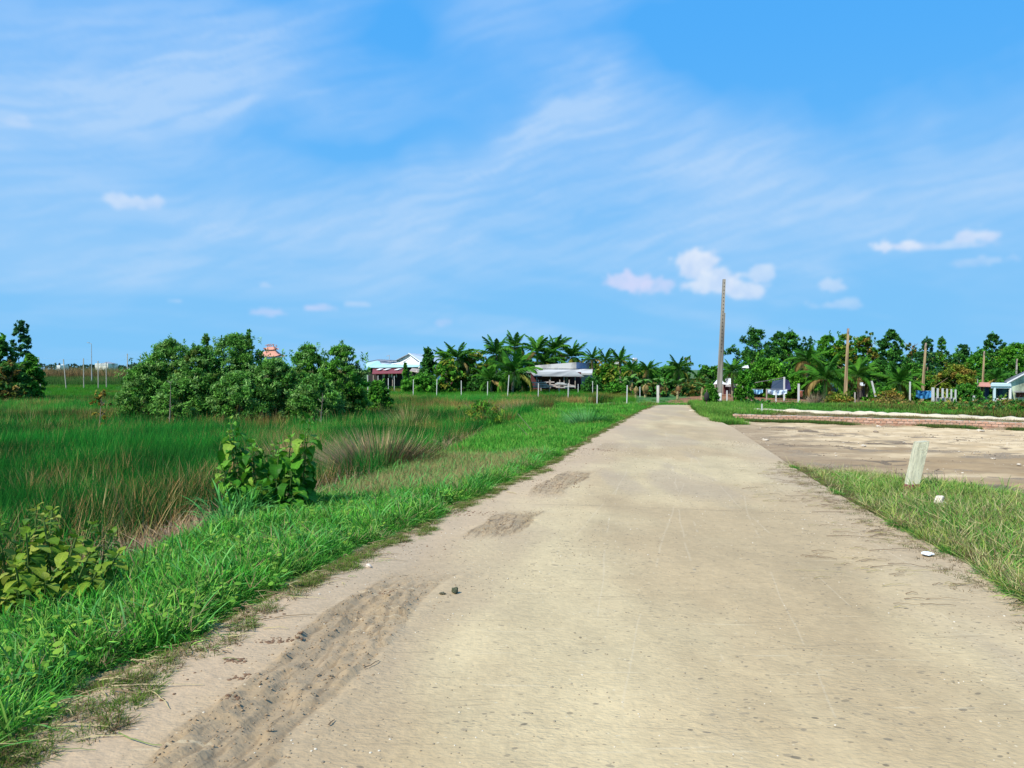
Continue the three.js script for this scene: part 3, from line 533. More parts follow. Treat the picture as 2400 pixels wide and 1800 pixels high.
function leafyWeed(label, pos, stems, size, mats, geos, seed, pairs) {
  const R = rng(seed), t = thing('leafy_weed', label, 'plant', pos);
  const stemCol = [.12, .20, .05];
  for (const [bx, bz, h, lean, az] of stems) {
    const pts = []; let x = bx, y = 0, z = bz, th = lean * .4;
    for (let k = 0; k <= 8; k++) { pts.push(new THREE.Vector3(x, y, z)); x += Math.sin(th) * Math.cos(az) * h / 8; z += Math.sin(th) * Math.sin(az) * h / 8; y += Math.cos(th) * h / 8; th += lean * .12; }
    const cv = new THREE.CatmullRomCurve3(pts);
    part('stem', paint(new THREE.TubeGeometry(cv, 12, .0065, 6), stemCol), M.leaf, t);
    const n = pairs(h);
    for (let k = 0; k < n; k++) {
      const f = .10 + .90 * Math.pow((k + .6) / n, .9), p = cv.getPoint(Math.min(f, 1)), a0 = k * 1.57 + R() * .7;
      for (const s of [0, Math.PI]) {
        const a = a0 + s + (R() - .5) * .5, top = ss(.75, 1, f), sz = size * KN(R, .5, 1.25) * (1 - .45 * top) * (.8 + .4 * (1 - f)), g = geos[Math.floor(R() * geos.length)];
        const len = .02 + .05 * R() * (1 - top), el = lerp(-.55, .8, top) + (R() - .5) * .6;
        const lf = part('leaf', g, mats[Math.min(mats.length - 1, Math.floor(R() * mats.length * .99 + (top > .6 ? .8 : 0)))], t);
        lf.position.set(p.x + Math.cos(a) * len, p.y + .01 + len * .4, p.z + Math.sin(a) * len);
        lf.rotation.order = 'YXZ'; lf.rotation.set(-el, Math.PI / 2 - a, (R() - .5) * .5); lf.scale.setScalar(sz);
      }
    }
  }
  return t;
}
{
  const d = 9.7, p = at(632, d);
  leafyWeed('tall bright green weed with broad heart shaped leaves standing on the left verge', p, [
    [-.34, 0, 1.30, .16, Math.PI], [.40, .02, 1.30, .10, 0], [-.38, .05, 1.12, .12, 2.9], [.42, .08, 1.12, .06, .2], [-.12, .1, .95, .10, 2.4], [.10, .12, .98, .10, .6], [.2, -.05, 1.05, .06, .2], [-.2, -.05, .98, .06, 3], [-.40, .1, .72, .3, 2.9], [.28, .2, .66, .2, .8], [0, .25, .52, .25, 1.6], [-.25, .25, .50, .3, 2.2], [.02, -.1, .92, .05, 4], [.34, .28, .38, .3, 1]],
    .20, leafTint([[.040, .20, .012], [.07, .30, .02], [.11, .38, .025], [.17, .45, .04], [.28, .50, .06]]), leafVars, 301, h => Math.round(4 + h * 8));
}
{
  const d = 5.5, p = at(70, d);
  leafyWeed('low bushy weed with yellow green rounded leaves at the left edge of the verge', p, [
    [-.26, 0, 0.83, .15, Math.PI], [-.12, .05, 0.78, .15, 2.6], [.05, .1, 0.67, .2, 1.2], [.22, .05, 0.65, .3, .2], [.34, .15, 0.56, .45, .3], [.1, .25, 0.52, .4, 1.3], [-.2, .28, 0.56, .3, 1.9], [-.34, .2, 0.67, .3, 2.6], [.0, -.15, 0.74, .2, 4.6], [.2, -.12, 0.65, .3, 5.4], [-.45, .05, 0.74, .3, 3.0], [.26, .3, 0.43, .5, .9], [.42, 0, 0.52, .5, 0], [-.05, .36, 0.45, .5, 1.6], [.16, .36, 0.36, .5, 1.2], [-.3, .36, 0.47, .4, 2.0], [.12, -.05, 0.72, .1, 3], [-.1, -.2, 0.76, .2, 4.2], [.46, .2, 0.45, .5, .5], [.3, -.25, 0.56, .3, 5.6]],
    .112, leafTint([[.09, .24, .016], [.16, .33, .022], [.23, .40, .03], [.32, .46, .045], [.42, .50, .08]]), roundVars, 302, h => Math.round(6 + h * 17));
}

// ---------------------------------------------------------------- trees and bushes
function crownGeo(R, clumps, nLeaf, size, cols, o = {}) {
  const mb = new MB(), { upright = .5, core = .18, long = 1.6 } = o, tot = clumps.reduce((s, c) => s + c.r * c.r, 0);
  for (const cl of clumps) {
    const n = Math.max(6, Math.round(nLeaf * cl.r * cl.r / tot)), tone = mul(cols[Math.floor(R() * cols.length)], KN(R, .78, 1.22));
    for (let k = 0; k < n; k++) {
      const ph = R() * 6.283, ct = R() * 2 - 1, st = Math.sqrt(1 - ct * ct), inner = R() < core, rr = cl.r * (inner ? .6 * Math.cbrt(R()) : lerp(.5, 1.25, Math.pow(R(), .9)));
      const x = cl.x + Math.cos(ph) * st * rr * (cl.sx || 1), y = cl.y + ct * rr * (cl.sy || .85), z = cl.z + Math.sin(ph) * st * rr * (cl.sx || 1);
      if (y < (o.floor ?? -1)) continue;
      const s = size * KN(R, .6, 1.3) * (inner ? 1.3 : 1), az = R() * 6.283, el = (R() - .5) * 2.2 + upright * .2, c = mul(tone, KN(R, .65, 1.35));
      const dx = Math.cos(el) * Math.cos(az), dy = Math.sin(el), dz = Math.cos(el) * Math.sin(az);
      let sx = -Math.sin(az), sy = (R() - .5) * 1.4, sz = Math.cos(az); const sl = Math.hypot(sx, sy, sz), w = s * .5 / sl / long * 1.6;
      sx *= w; sy *= w; sz *= w; const L = s * long * .62, c2 = mul(c, 1.12);
      const a = mb.v(x - dx * L, y - dy * L, z - dz * L, c), b = mb.v(x + sx, y + sy + s * .06, z + sz, c), e = mb.v(x + dx * L, y + dy * L - s * .12, z + dz * L, c2), f = mb.v(x - sx, y - sy + s * .06, z - sz, c);
      mb.q(a, b, e, f);
    }
  }
  return mb.geo();
}
const BARK = [[.16, .125, .085], [.24, .20, .15], [.11, .085, .06]];
function woody(R, h, r, limbs, spread, col, bare = 0) {
  const gs = [], col2 = mul(col, 1.05); let p = [0, -.15, 0];
  const joints = [p]; const n = 4;
  for (let k = 1; k <= n; k++) { const q = [(R() - .5) * h * .07 + p[0], h * k / n, (R() - .5) * h * .07 + p[2]]; gs.push(paint(tubeBetween(p, q, r * (1 - (k - 1) / n * .75), r * (1 - k / n * .75), 7), k % 2 ? col : col2)); p = q; joints.push(p); }
  for (let k = 0; k < limbs; k++) {
    const j = joints[1 + Math.floor(R() * (n))], a = R() * 6.283, l = spread * KN(R, .6, 1.1), m = [j[0] + Math.cos(a) * l * .55, j[1] + l * .45, j[2] + Math.sin(a) * l * .55], e = [m[0] + Math.cos(a + .4) * l * .4, m[1] + l * .4, m[2] + Math.sin(a + .4) * l * .4];
    gs.push(paint(tubeBetween(j, m, r * .42, r * .26, 5), col), paint(tubeBetween(m, e, r * .26, r * .08, 5), col2));
    if (bare) for (let q = 0; q < 3; q++) { const b = a + (R() - .5) * 2; gs.push(paint(tubeBetween(m, [m[0] + Math.cos(b) * l * .5, m[1] + l * KN(R, .2, .6), m[2] + Math.sin(b) * l * .5], r * .14, r * .04, 4), col2)); }
  }
  return mergeGeometries(gs.map(g => g.index ? g.toNonIndexed() : g).map(g => { g.deleteAttribute('uv'); return g; }));
}
// kinds of crown: 'round' dome, 'tall' tiers on a leader, 'spread' dome on visible stems, 'thin' sparse
function tree(name, label, cat, px, d, topPy, halfPx, kind, cols, seed, o = {}) {
  const R = rng(seed), p = at(px, d), top = PY(topPy, d) - p[1], w = halfPx / F * d, low = (o.low ?? .18) * top, cl = [];
  const H = top - low * .8, lump = (a, y) => .72 + .56 * fbm(Math.cos(a) * 1.6 + seed, y / Math.max(top, .1) * 4 + Math.sin(a) * 1.6 + seed * .7, 3);
  const n = o.n ?? (kind === 'thin' ? 12 : 190);
  for (let k = 0; k < n; k++) {
    const a = R() * 6.283, t = kind === 'tall' ? Math.pow(R(), 1.15) : R(), sh = kind === 'thin' ? KN(R, .2, 1) : Math.pow(R(), .42);
    const prof = kind === 'tall' ? Math.pow(Math.sin(Math.PI * lerp(.30, .97, t)), .8) * (1 + .22 * Math.sin(t * 19 + seed)) : Math.pow(Math.sin(Math.PI * lerp(.22, .985, Math.pow(t, .85))), .62);
    const y = low + (H - w * .10) * t, q = w * prof * sh * lump(a, y);
    cl.push({ x: Math.cos(a) * q, y, z: Math.sin(a) * q, r: w * KN(R, .07, .17) * (kind === 'tall' ? .9 : 1) * (o.blob ?? 1), sy: .68 });
  }
  for (let k = 0; k < (o.twigs ?? 10); k++) { const a = R() * 6.283, t = KN(R, .55, 1), y = low + H * t, q = w * (kind === 'tall' ? 1 - t * .9 : Math.sqrt(Math.max(.02, 1 - Math.pow((t - .35) / .68, 2)))) * KN(R, .85, 1.12); cl.push({ x: Math.cos(a) * q, y: y + w * .07, z: Math.sin(a) * q, r: w * KN(R, .05, .09), sy: 1.9 }); }
  const t = thing(name, label, cat, p, 0, o.group);
  part('trunk', woody(R, top * (kind === 'thin' || kind === 'bare' ? .88 : .6), (o.trunk ?? .022) * top + .018, kind === 'bare' ? 9 : 6, w * (kind === 'bare' || kind === 'thin' ? .8 : .55), BARK[o.bark ?? 0], kind === 'thin' || kind === 'bare'), M.bark, t);
  if (kind !== 'bare') part('crown', crownGeo(R, cl, o.leaves ?? 3000, o.size ?? .2, cols, { ...o, floor: .02 }), o.mat ?? M.far, t);
  return t;
}
const KB = 1;
const C = {
  dark: [[.052, .185, .030], [.070, .235, .034], [.036, .145, .028]], mid: [[.080, .275, .022], [.11, .325, .028], [.060, .22, .020]], bright: [[.105, .335, .022], [.14, .37, .028], [.08, .29, .020]],
  yellow: [[.21, .30, .03], [.27, .30, .04], [.16, .27, .025]], rust: [[.27, .23, .035], [.30, .215, .04], [.19, .225, .03]], blue: [[.045, .165, .055], [.06, .20, .065]],
  bush: [[.105, .29, .040], [.145, .35, .055], [.075, .225, .030], [.21, .39, .10]], brownish: [[.20, .18, .035], [.13, .19, .03], [.26, .185, .05]],
};
// the thicket in the marsh
[
  ['rounded outer bush at the left end of the marsh thicket', 340, 37, 840, 62, 'round', 71, 4200], ['tall bush with a domed top second from the left in the marsh thicket', 400, 38, 790, 70, 'round', 72, 6500],
  ['brown tinged bush with bare grey twigs in the left middle of the thicket', 470, 36.5, 806, 58, 'round', 73, 5200], ['narrow shoot topped bush rising in the middle of the thicket', 482, 38.5, 781, 26, 'tall', 74, 2000],
  ['highest leafy bush in the middle of the thicket', 553, 38, 776, 74, 'round', 75, 7600], ['slim leader rising at the right of the highest bush', 584, 37.4, 770, 18, 'tall', 76, 1500], ['dark low bush filling the centre foot of the thicket', 560, 36, 862, 80, 'round', 77, 5200],
  ['spreading paler bush below the distant pink roof', 645, 37, 832, 66, 'round', 78, 5600], ['domed bright bush right of the pink roof', 722, 39, 803, 58, 'round', 79, 5600], ['tall rounded bush at the right end of the thicket', 800, 38.5, 803, 62, 'round', 80, 7000],
  ['low drooping bush at the right foot of the thicket', 735, 36, 872, 62, 'round', 81, 3800], ['low scrubby bush in front of the left end of the thicket', 425, 35.5, 878, 60, 'round', 82, 3400],
].forEach(([label, px, d, top, hw, kind, seed, n]) => tree('marsh_bush', label, 'bush', px, d, top + 9, hw * 1.06, kind, seed === 73 ? [...C.bush, ...C.bush, C.brownish[1]] : seed === 79 || seed === 80 ? [...C.bush, ...C.mid] : C.bush, seed, { leaves: Math.round(n * 2.5), size: .076, n: kind === 'round' ? 300 : 120, low: .16, trunk: .006, bark: 1, long: 1.9, mat: M.bush, twigs: 16 }));
tree('bare_shrub', 'leafless grey twiggy shrub standing in front of the right part of the thicket', 'shrub', 752, 33, 908, 20, 'bare', C.bush, 83, { trunk: .003, bark: 1 });
tree('bare_shrub', 'pale dead sapling with forked twigs in front of the left part of the thicket', 'shrub', 394, 33.5, 884, 14, 'bare', C.bush, 84, { trunk: .004, bark: 1 });
tree('bare_shrub', 'tiny straw coloured sapling in the green sedge left of the thicket', 'shrub', 236, 31, 915, 20, 'thin', C.rust, 85, { trunk: .004, bark: 1, leaves: 320, size: .09 });
tree('marsh_bush', 'dense green bush at the foot of the red brown shed roof', 'bush', 885, 44, 893, 34, 'round', C.mid, 86, { leaves: 2600, size: .13, low: .1, trunk: .006 });
tussock('green broad bladed reed clump on the verge beside the fence posts', 1375, 29, 2.4, .85, 620, 67, [[.05, .25, .05], [.08, .30, .07], [.13, .34, .10]]);
tree('marsh_bush', 'thin yellowish scrub in the marsh nearest the road bend', 'bush', 1125, 29, 938, 66, 'thin', [...C.yellow, ...C.brownish, ...C.mid], 88, { n: 60, leaves: 1500, size: .07, low: .05, trunk: .004, long: 2.6 });
// far left
tree('roadside_tree', 'broad green tree cut by the left edge of the picture', 'tree', -4, 62, 796, 38, 'round', [...C.dark, ...C.mid], 91, { leaves: 5200, size: .24 });
tree('roadside_tree', 'slim dark leafy tree rising highest at the far left', 'tree', 50, 66, 773, 19, 'round', C.blue, 92, { leaves: 1500, size: .2, low: .64, trunk: .016, n: 60, blob: 1.5 });
tree('roadside_tree', 'low bushy tree leaning right at the far left', 'tree', 70, 60, 832, 30, 'round', C.mid, 93, { leaves: 2600, size: .22, low: .05 });
tree('roadside_tree', 'low dark shrub at the foot of the far left trees', 'shrub', 20, 58, 850, 52, 'round', [...C.dark, ...C.brownish], 94, { leaves: 2600, size: .2, low: .03 });
// centre
tree('garden_tree', 'dark pointed tree beside the white gabled house', 'tree', 1003, 98, 818, 20, 'round', C.dark, 101, { leaves: 3000, size: .26, low: .1 });
tree('creeper_post', 'leafy creeper column in front of the turquoise roof', 'creeper', 950, 97, 851, 7, 'tall', C.mid, 102, { leaves: 900, size: .22, low: .02 });
tree('garden_bush', 'mixed green bush under the leftmost coconut palms', 'bush', 1045, 92, 845, 36, 'round', [...C.mid, ...C.yellow], 103, { leaves: 3000, size: .26, low: .02 });
tree('garden_bush', 'orange green bush between the leftmost and the tallest palms', 'bush', 1110, 95, 826, 40, 'round', [...C.yellow, ...C.rust, ...C.mid], 104, { leaves: 3200, size: .27, low: .02 });
tree('garden_bush', 'low green hedge bush before the brown shed', 'bush', 985, 90, 874, 42, 'round', C.mid, 105, { leaves: 2400, size: .24, low: .02 });
tree('garden_bush', 'yellow green bamboo like bush right of the old concrete house', 'bush', 1422, 93, 850, 34, 'round', [...C.yellow, ...C.mid], 106, { leaves: 3200, size: .26, low: .02 });
tree('garden_bush', 'dark bush row at the back right of the old concrete house', 'bush', 1500, 108, 858, 52, 'round', C.mid, 107, { leaves: 3200, size: .28, low: .02 });
tree('garden_bush', 'green thicket behind the banana plants by the road end', 'bush', 1575, 106, 855, 48, 'round', [...C.mid, ...C.dark], 108, { leaves: 3200, size: .28, low: .02 });
tree('bare_tree', 'leafless twiggy tree at the right end of the palm row', 'tree', 1612, 108, 838, 15, 'thin', C.brownish, 109, { leaves: 120, size: .2, trunk: .01, bark: 1 });
tree('garden_tree', 'small dark domed tree left of the tall pole', 'tree', 1652, 110, 857, 24, 'round', [...C.dark, ...C.mid], 110, { leaves: 2200, size: .28, low: .05 });
tree('garden_tree', 'pale green small tree directly left of the tall pole', 'tree', 1677, 112, 859, 14, 'round', C.bright, 111, { leaves: 1200, size: .28, low: .05 });
tree('garden_bush', 'leafy bush strip closing the view at the road end', 'bush', 1640, 100, 884, 40, 'round', [...C.dark, ...C.brownish], 112, { leaves: 2200, size: .26, low: .02 });
[[1785, 118, 822, 44], [1832, 120, 814, 46], [1884, 122, 818, 48], [1932, 122, 812, 46], [1985, 124, 806, 48], [2040, 122, 812, 46], [2092, 124, 818, 46], [2146, 122, 820, 48], [2196, 124, 824, 46], [2250, 122, 822, 48], [2302, 122, 816, 48], [2356, 120, 812, 46], [2412, 118, 812, 48]]
  .forEach(([px, d, top, hw], i) => tree('woodland_tree', ['behind the big dark tree', 'behind the two pointed trees', 'before the farthest slender trees', 'behind the full green tree', 'behind the yellow green tree', 'behind the thin pale trunked tree', 'behind the tall dark tree', 'behind the sparse purple green tree', 'behind the third pole', 'behind the rusty dome', 'behind the tiled gate tree', 'above the porch', 'at the right edge'].map(w => 'back row woodland tree ' + w)[i], 'tree', px, d, top, hw, 'round', i % 3 === 0 ? [...C.mid, ...C.bright] : i % 3 === 1 ? [...C.mid, ...C.dark] : [...C.mid, ...C.yellow], 1300 + i, { leaves: 4200, size: .24, low: .01 }));
[[1085, 104, 838, 46, [...C.mid, ...C.dark], 'back row bush behind the leftmost coconut palms'], [1160, 108, 835, 44, C.mid, 'back row bush under the tall upright frond'], [1225, 108, 832, 48, [...C.mid, ...C.dark], 'back row bush under the tallest palm'], [1290, 112, 838, 44, C.dark, 'back row bush behind the old concrete house on its left'], [1345, 114, 842, 40, C.mid, 'back row bush behind the parapet of the old concrete house'], [1392, 110, 848, 34, C.mid, 'back row bush under the first small palm'], [1450, 112, 852, 40, [...C.mid, ...C.bright], 'back row bush under the third small palm'], [1540, 112, 860, 50, C.dark, 'back row bush under the bushy palm'], [1130, 92, 880, 36, C.dark, 'dark bush in the shade under the wide low fronds'], [1190, 94, 886, 34, C.dark, 'dark bush left of the plank fence'], [1390, 92, 886, 26, C.dark, 'dark bush at the right corner of the old concrete house'], [1448, 86, 898, 30, C.mid, 'low bush at the foot of the yellow green bush'], [1530, 88, 898, 40, [...C.dark, ...C.brownish], 'dark undergrowth behind the banana stems'], [1610, 90, 898, 36, [...C.brownish, ...C.dark], 'brown undergrowth at the right of the banana plants']]
  .forEach(([px, d, top, hw, cols, label], i) => tree('garden_bush', label, 'bush', px, d, top, hw, 'round', cols, 1200 + i, { leaves: 3600, size: .20, low: .01 }));
// right
[
  ['big dark tree nearest the tall pole with a clumped top', 1765, 98, 772, 48, 'tall', C.dark, 121, 5200], ['bright lower tree spreading under the big dark tree', 1800, 92, 838, 62, 'round', [...C.bright, ...C.mid], 122, 5200],
  ['left of the two pointed dark trees', 1826, 104, 779, 30, 'tall', C.dark, 123, 3600], ['right of the two pointed trees with a pale trunk', 1852, 103, 779, 36, 'tall', [...C.dark, ...C.mid], 124, 3800],
  ['small blue green tree standing farthest back', 1884, 140, 792, 13, 'tall', C.blue, 125, 1200], ['slender blue green tree beside the farthest one', 1899, 138, 795, 16, 'tall', C.blue, 126, 1300],
  ['full green tree left of the brown middle pole', 1940, 108, 785, 44, 'round', [...C.mid, ...C.bright], 127, 4600], ['yellow green tree behind the brown middle pole', 1980, 106, 783, 40, 'round', [...C.mid, ...C.yellow], 128, 4600],
  ['rusty tinged tree right of the brown middle pole', 2020, 108, 786, 40, 'round', [...C.mid, ...C.rust], 129, 4200], ['thin pale trunked tree with gaps in its crown', 2036, 112, 783, 22, 'thin', C.blue, 130, 700],
  ['tall dark tree at the middle of the right hand tree line', 2088, 104, 775, 30, 'tall', C.dark, 131, 4600], ['sparse purple green tree after the tall dark one', 2130, 112, 803, 20, 'thin', [...C.blue, ...C.brownish], 132, 900],
  ['blue green tree behind the third pole', 2172, 110, 794, 22, 'tall', C.blue, 133, 2600], ['rounded pale tree just right of the third pole', 2206, 112, 795, 14, 'tall', [...C.blue, ...C.mid], 134, 1800],
  ['leafy tree with a dark knobbly top', 2256, 112, 806, 26, 'round', [...C.blue, ...C.dark], 135, 2800], ['tall dark crowned tree above the tiled gate', 2327, 108, 784, 30, 'tall', C.dark, 136, 4200],
  ['broad bright tree at the right edge above the house', 2385, 104, 803, 58, 'round', [...C.bright, ...C.mid], 137, 6500], ['green tree between the gate and the rusty dome', 2290, 106, 828, 40, 'round', [...C.mid, ...C.bright], 138, 3600],
  ['rusty yellow domed tree behind the row of white posts', 2240, 96, 852, 46, 'round', [...C.rust, ...C.yellow], 139, 4800], ['dark green bushy tree filling the gap left of the rusty dome', 2140, 100, 848, 46, 'round', [...C.mid, ...C.dark], 140, 3600],
  ['green bushy tree under the palms right of the blue shelter', 1880, 90, 862, 34, 'round', [...C.mid, ...C.bright], 141, 3200], ['dense dark tree at the back of the middle palms', 2060, 100, 842, 44, 'round', [...C.dark, ...C.mid], 142, 3600],
  ['bushy green tree beside the porch of the green house', 2340, 98, 862, 46, 'round', [...C.mid, ...C.dark], 143, 3400], ['low green shrub mound in front of the third pole', 2075, 76, 906, 34, 'round', [...C.bright, ...C.mid], 144, 2200],
  ['green creeper mound behind the low posts', 2265, 84, 898, 34, 'round', [...C.dark, ...C.mid], 145, 2400], ['low dark tree behind the white sacks', 1960, 88, 880, 40, 'round', [...C.mid, ...C.dark], 146, 2600],
  ['shadowy tree behind the tiled gate', 2310, 100, 875, 30, 'round', C.dark, 147, 1800], ['back row tree closing the gap behind the blue tarpaulin', 2170, 98, 880, 44, 'round', [...C.mid, ...C.yellow], 148, 2600], ['back row tree behind the blue shelter', 1790, 102, 868, 60, 'round', C.dark, 149, 2600], ['back row tree behind the middle palms', 1920, 104, 835, 46, 'round', [...C.mid, ...C.dark], 150, 3200],
].forEach(([label, px, d, top, hw, kind, cols, seed, n]) => tree('woodland_tree', label, 'tree', px, d, top, kind === 'tall' ? hw * 1.3 : hw * 1.08, kind, cols, seed, { leaves: Math.round(n * 1.9), size: .185, low: kind === 'round' ? .03 : .14, bark: kind === 'thin' ? 1 : 0 }));
tree('young_tree', 'small leafy tree standing alone on the bank right of the tall pole', 'tree', 1742, 46, 868, 22, 'round', [...C.bright, ...C.mid], 161, { leaves: 2600, size: .13, low: .03, trunk: .012 });
tree('roadside_bush', 'small hanging bush just left of the foot of the tall pole', 'bush', 1665, 44, 902, 17, 'round', C.mid, 162, { leaves: 1500, size: .12, low: .05, long: 2.2 });
[[2085, 48, 934, 50, 'straggly brown green shrub on the bank below the leaning white post', C.brownish, 163], [2215, 42, 945, 62, 'brown green scrub on the bank below the row of white posts', [...C.brownish, ...C.mid], 164], [2300, 40, 938, 52, 'dark scrub on the bank below the tiled gate', [...C.dark, ...C.brownish], 165], [2380, 38, 935, 66, 'dense scrub on the bank in front of the green house', [...C.brownish, ...C.dark, ...C.yellow], 166], [2150, 45, 946, 48, 'low green scrub on the bank under the blue tarpaulin', [...C.mid, ...C.brownish], 167],
  [2030, 46, 950, 40, 'low green growth on the bank right of the brown pole', [...C.mid, ...C.bright], 168], [2262, 36, 955, 50, 'low brownish scrub just behind the footing strip, left of the dense one', [...C.brownish, ...C.mid], 169], [2345, 34, 952, 60, 'dark low scrub just behind the footing strip near the right edge', [...C.dark, ...C.brownish], 170], [1835, 43, 951, 50, 'dark green low patch on the bank below the long pale tarpaulin', [...C.mid, ...C.brownish], 171], [1770, 45, 940, 34, 'low dark growth at the right foot of the young tree', C.dark, 172], [1968, 60, 922, 34, 'straw coloured heap of growth beside the white sacks', [...C.yellow, ...C.rust], 173], [2085, 70, 915, 34, 'rusty low shrub at the foot of the dry fronded palm', C.rust, 174], [2420, 33, 945, 60, 'scrub cut by the right edge behind the footing strip', [...C.brownish, ...C.mid], 175]]
  .forEach(([px, d, top, hw, label, cols, seed]) => tree('bank_shrub', label, 'shrub', px, d, top, hw, 'round', cols, seed, { leaves: 2600, size: .12, low: .01, trunk: .006 }));
// trees on the left horizon, each a low crown with haze in its colour
for (let k = 0, R = rng(600); k < 34; k++) { const px = -60 + k * 12 + R() * 8, d = 520 + 260 * R(); tree('distant_tree', 'tree in the far line on the left horizon with blue haze in its colour', 'tree', px, d, 853 + 7 * R(), 9 + 5 * R(), 'round', [[.05, .115, .075], [.06, .13, .09]], 620 + k, { leaves: 160, size: 1.3, low: .02, n: 6, group: 'trees on the left horizon' }); }

// ---------------------------------------------------------------- palms
function frondGeo(seed, L, droop, tone) {
  const R = rng(seed), mb = new MB(), n = 22; let x = 0, y = 0, th = 0; const pts = [];
  for (let k = 0; k <= n; k++) { pts.push([x, y, th]); x += Math.cos(th) * L / n; y += Math.sin(th) * L / n; th -= droop / n * (.4 + 1.2 * k / n); }
  for (let k = 0; k < n; k++) { const a = pts[k], b = pts[k + 1], w = .045 * (1 - k / n) + .008, c = mul([.9, .95, .6], tone); mb.q(mb.v(a[0], a[1], -w, c), mb.v(b[0], b[1], -w * .9, c), mb.v(b[0], b[1], w * .9, c), mb.v(a[0], a[1], w, c)); }
  for (let k = 2; k <= n; k++) for (const s of [-1, 1]) for (let q = 0; q < 2; q++) {
    const t = (k - q * .5) / n, p = pts[k], len = L * .24 * Math.sin(Math.PI * Math.pow(clamp(t * .92 + .06), .7)) * KN(R, .8, 1.15) + .10, fw = .62 + .3 * R(), dr = .25 + .45 * R(), c = mul(W1, tone * KN(R, .7, 1.2)), w = .048;
    const ox = p[0] - q * L / n * .5, oy = p[1], ex = ox + len * fw * Math.cos(p[2]), ey = oy - len * dr + len * fw * Math.sin(p[2]), ez = s * len * .75;
    const mx = lerp(ox, ex, .5), my = lerp(oy, ey, .5) + len * .16, mz = ez * .55;
    const i0 = mb.v(ox - w, oy, 0, c), i1 = mb.v(ox + w, oy, 0, c), i2 = mb.v(mx + w, my, mz, c), i3 = mb.v(mx - w, my, mz, c), i4 = mb.v(ex, ey, ez, mul(c, 1.15)); mb.q(i0, i1, i2, i3); mb.f(i3, i2, i4);
  }
  return mb.geo();
}
const fronds = [[701, 1, .9], [702, 1, 1.5], [703, 1, 2.1], [704, 1, .6]].map(([s, l, dr]) => frondGeo(s, 3, dr, 1));
const palmMats = [[.05, .19, .016], [.075, .235, .02], [.034, .145, .014], [.20, .22, .035], [.34, .25, .09]].map(c => leafMat({ color: new THREE.Color().setRGB(...c), transmission: .25 }));
function palm(label, px, d, topPy, basePy, R0, seed, o = {}) {
  const R = rng(seed), p = at(px, d), t = thing('coconut_palm', label, 'palm', p, 0, o.group), hub = Math.max(.5, PY(basePy, d) - p[1]), reach = R0 / F * d, topY = PY(topPy, d) - p[1];
  const lean = (R() - .5) * .4;
  part('trunk', (() => { const cv = new THREE.CatmullRomCurve3([new THREE.Vector3(-lean, -.2, 0), new THREE.Vector3(-lean * .5, hub * .4, 0), new THREE.Vector3(0, hub, 0)]); return paint(new THREE.TubeGeometry(cv, 10, .16, 8), [.20, .165, .12]); })(), M.bark, t);
  const n = o.n ?? 22;
  for (let k = 0; k < n; k++) {
    const q = k / (n - 1), a = k * 2.399 + R() * .5, el = lerp(1.35, -.25, Math.pow(q, .9)) + (R() - .5) * .45, dry = q > .8 && R() < .55, g = q < .3 ? (R() < .6 ? 3 : 0) : q < .65 ? (R() < .5 ? 0 : 1) : 2;
    const f = part('frond', fronds[g], palmMats[dry ? 3 + (R() < .4 ? 1 : 0) : Math.floor(R() * 3)], t);
    const len = q < .3 ? lerp((topY - hub) / 3 * 1.02, reach / 3 * 1.1, q / .3) : reach / 3 * KN(R, 1.05, 1.3);
    f.position.set(0, hub + .1 * (1 - q), 0); f.rotation.order = 'YZX'; f.rotation.set((R() - .5) * .5, a, el); f.scale.set(len * KN(R, .85, 1.15), len * KN(R, .8, 1.2), len * KN(R, .8, 1.1));
  }
  return t;
}
[
  ['coconut palm at the left end of the central palm grove', 1072, 94, 798, 842, 44, 801], ['low drooping palm behind the first on its left side', 1046, 97, 806, 846, 32, 802],
  ['palm with one tall upright frond left of the tallest', 1163, 98, 781, 832, 48, 803], ['tallest palm crown of the central grove', 1206, 103, 773, 815, 36, 804], ['wide palm with low fronds in front of the tallest', 1203, 90, 815, 874, 62, 805],
  ['full palm crown just right of the tallest', 1259, 109, 780, 826, 46, 806], ['palm crown behind the old concrete house on its left', 1302, 110, 782, 822, 42, 807], ['palm crown behind the old concrete house on its right', 1340, 110, 794, 838, 44, 808],
  ['small low palm at the left of the concrete house', 1150, 90, 848, 892, 40, 809], ['yellowing palm directly above the grey awning roof', 1275, 108, 820, 850, 46, 810],
  ['first of the three small palms right of the concrete house', 1388, 104, 813, 842, 28, 811], ['second of the three small palms right of the concrete house', 1420, 104, 816, 846, 28, 812], ['third of the three small palms right of the concrete house', 1453, 104, 814, 846, 32, 813],
  ['low palm between the water tank and the three small palms', 1480, 102, 843, 868, 26, 814], ['small bushy palm right of the water tank', 1518, 104, 843, 868, 32, 815], ['rounded palm near the right end of the palm row', 1590, 102, 842, 868, 42, 816],
  ['small palm directly right of the tall pole', 1716, 84, 838, 872, 36, 817], ['dark palm crown against the trees above the blue shelter', 1893, 84, 810, 848, 44, 818], ['large palm left of the brown middle pole', 1935, 80, 830, 890, 62, 819],
  ['palm with arching fronds right of the brown middle pole', 2012, 84, 838, 882, 50, 820], ['dry fronded palm left of the third pole', 2108, 80, 850, 900, 52, 821], ['small palm beside the tiled gate', 2335, 92, 865, 888, 36, 822],
].forEach(([label, px, d, top, hub, r, seed]) => palm(label, px, d, top, hub, r, seed));

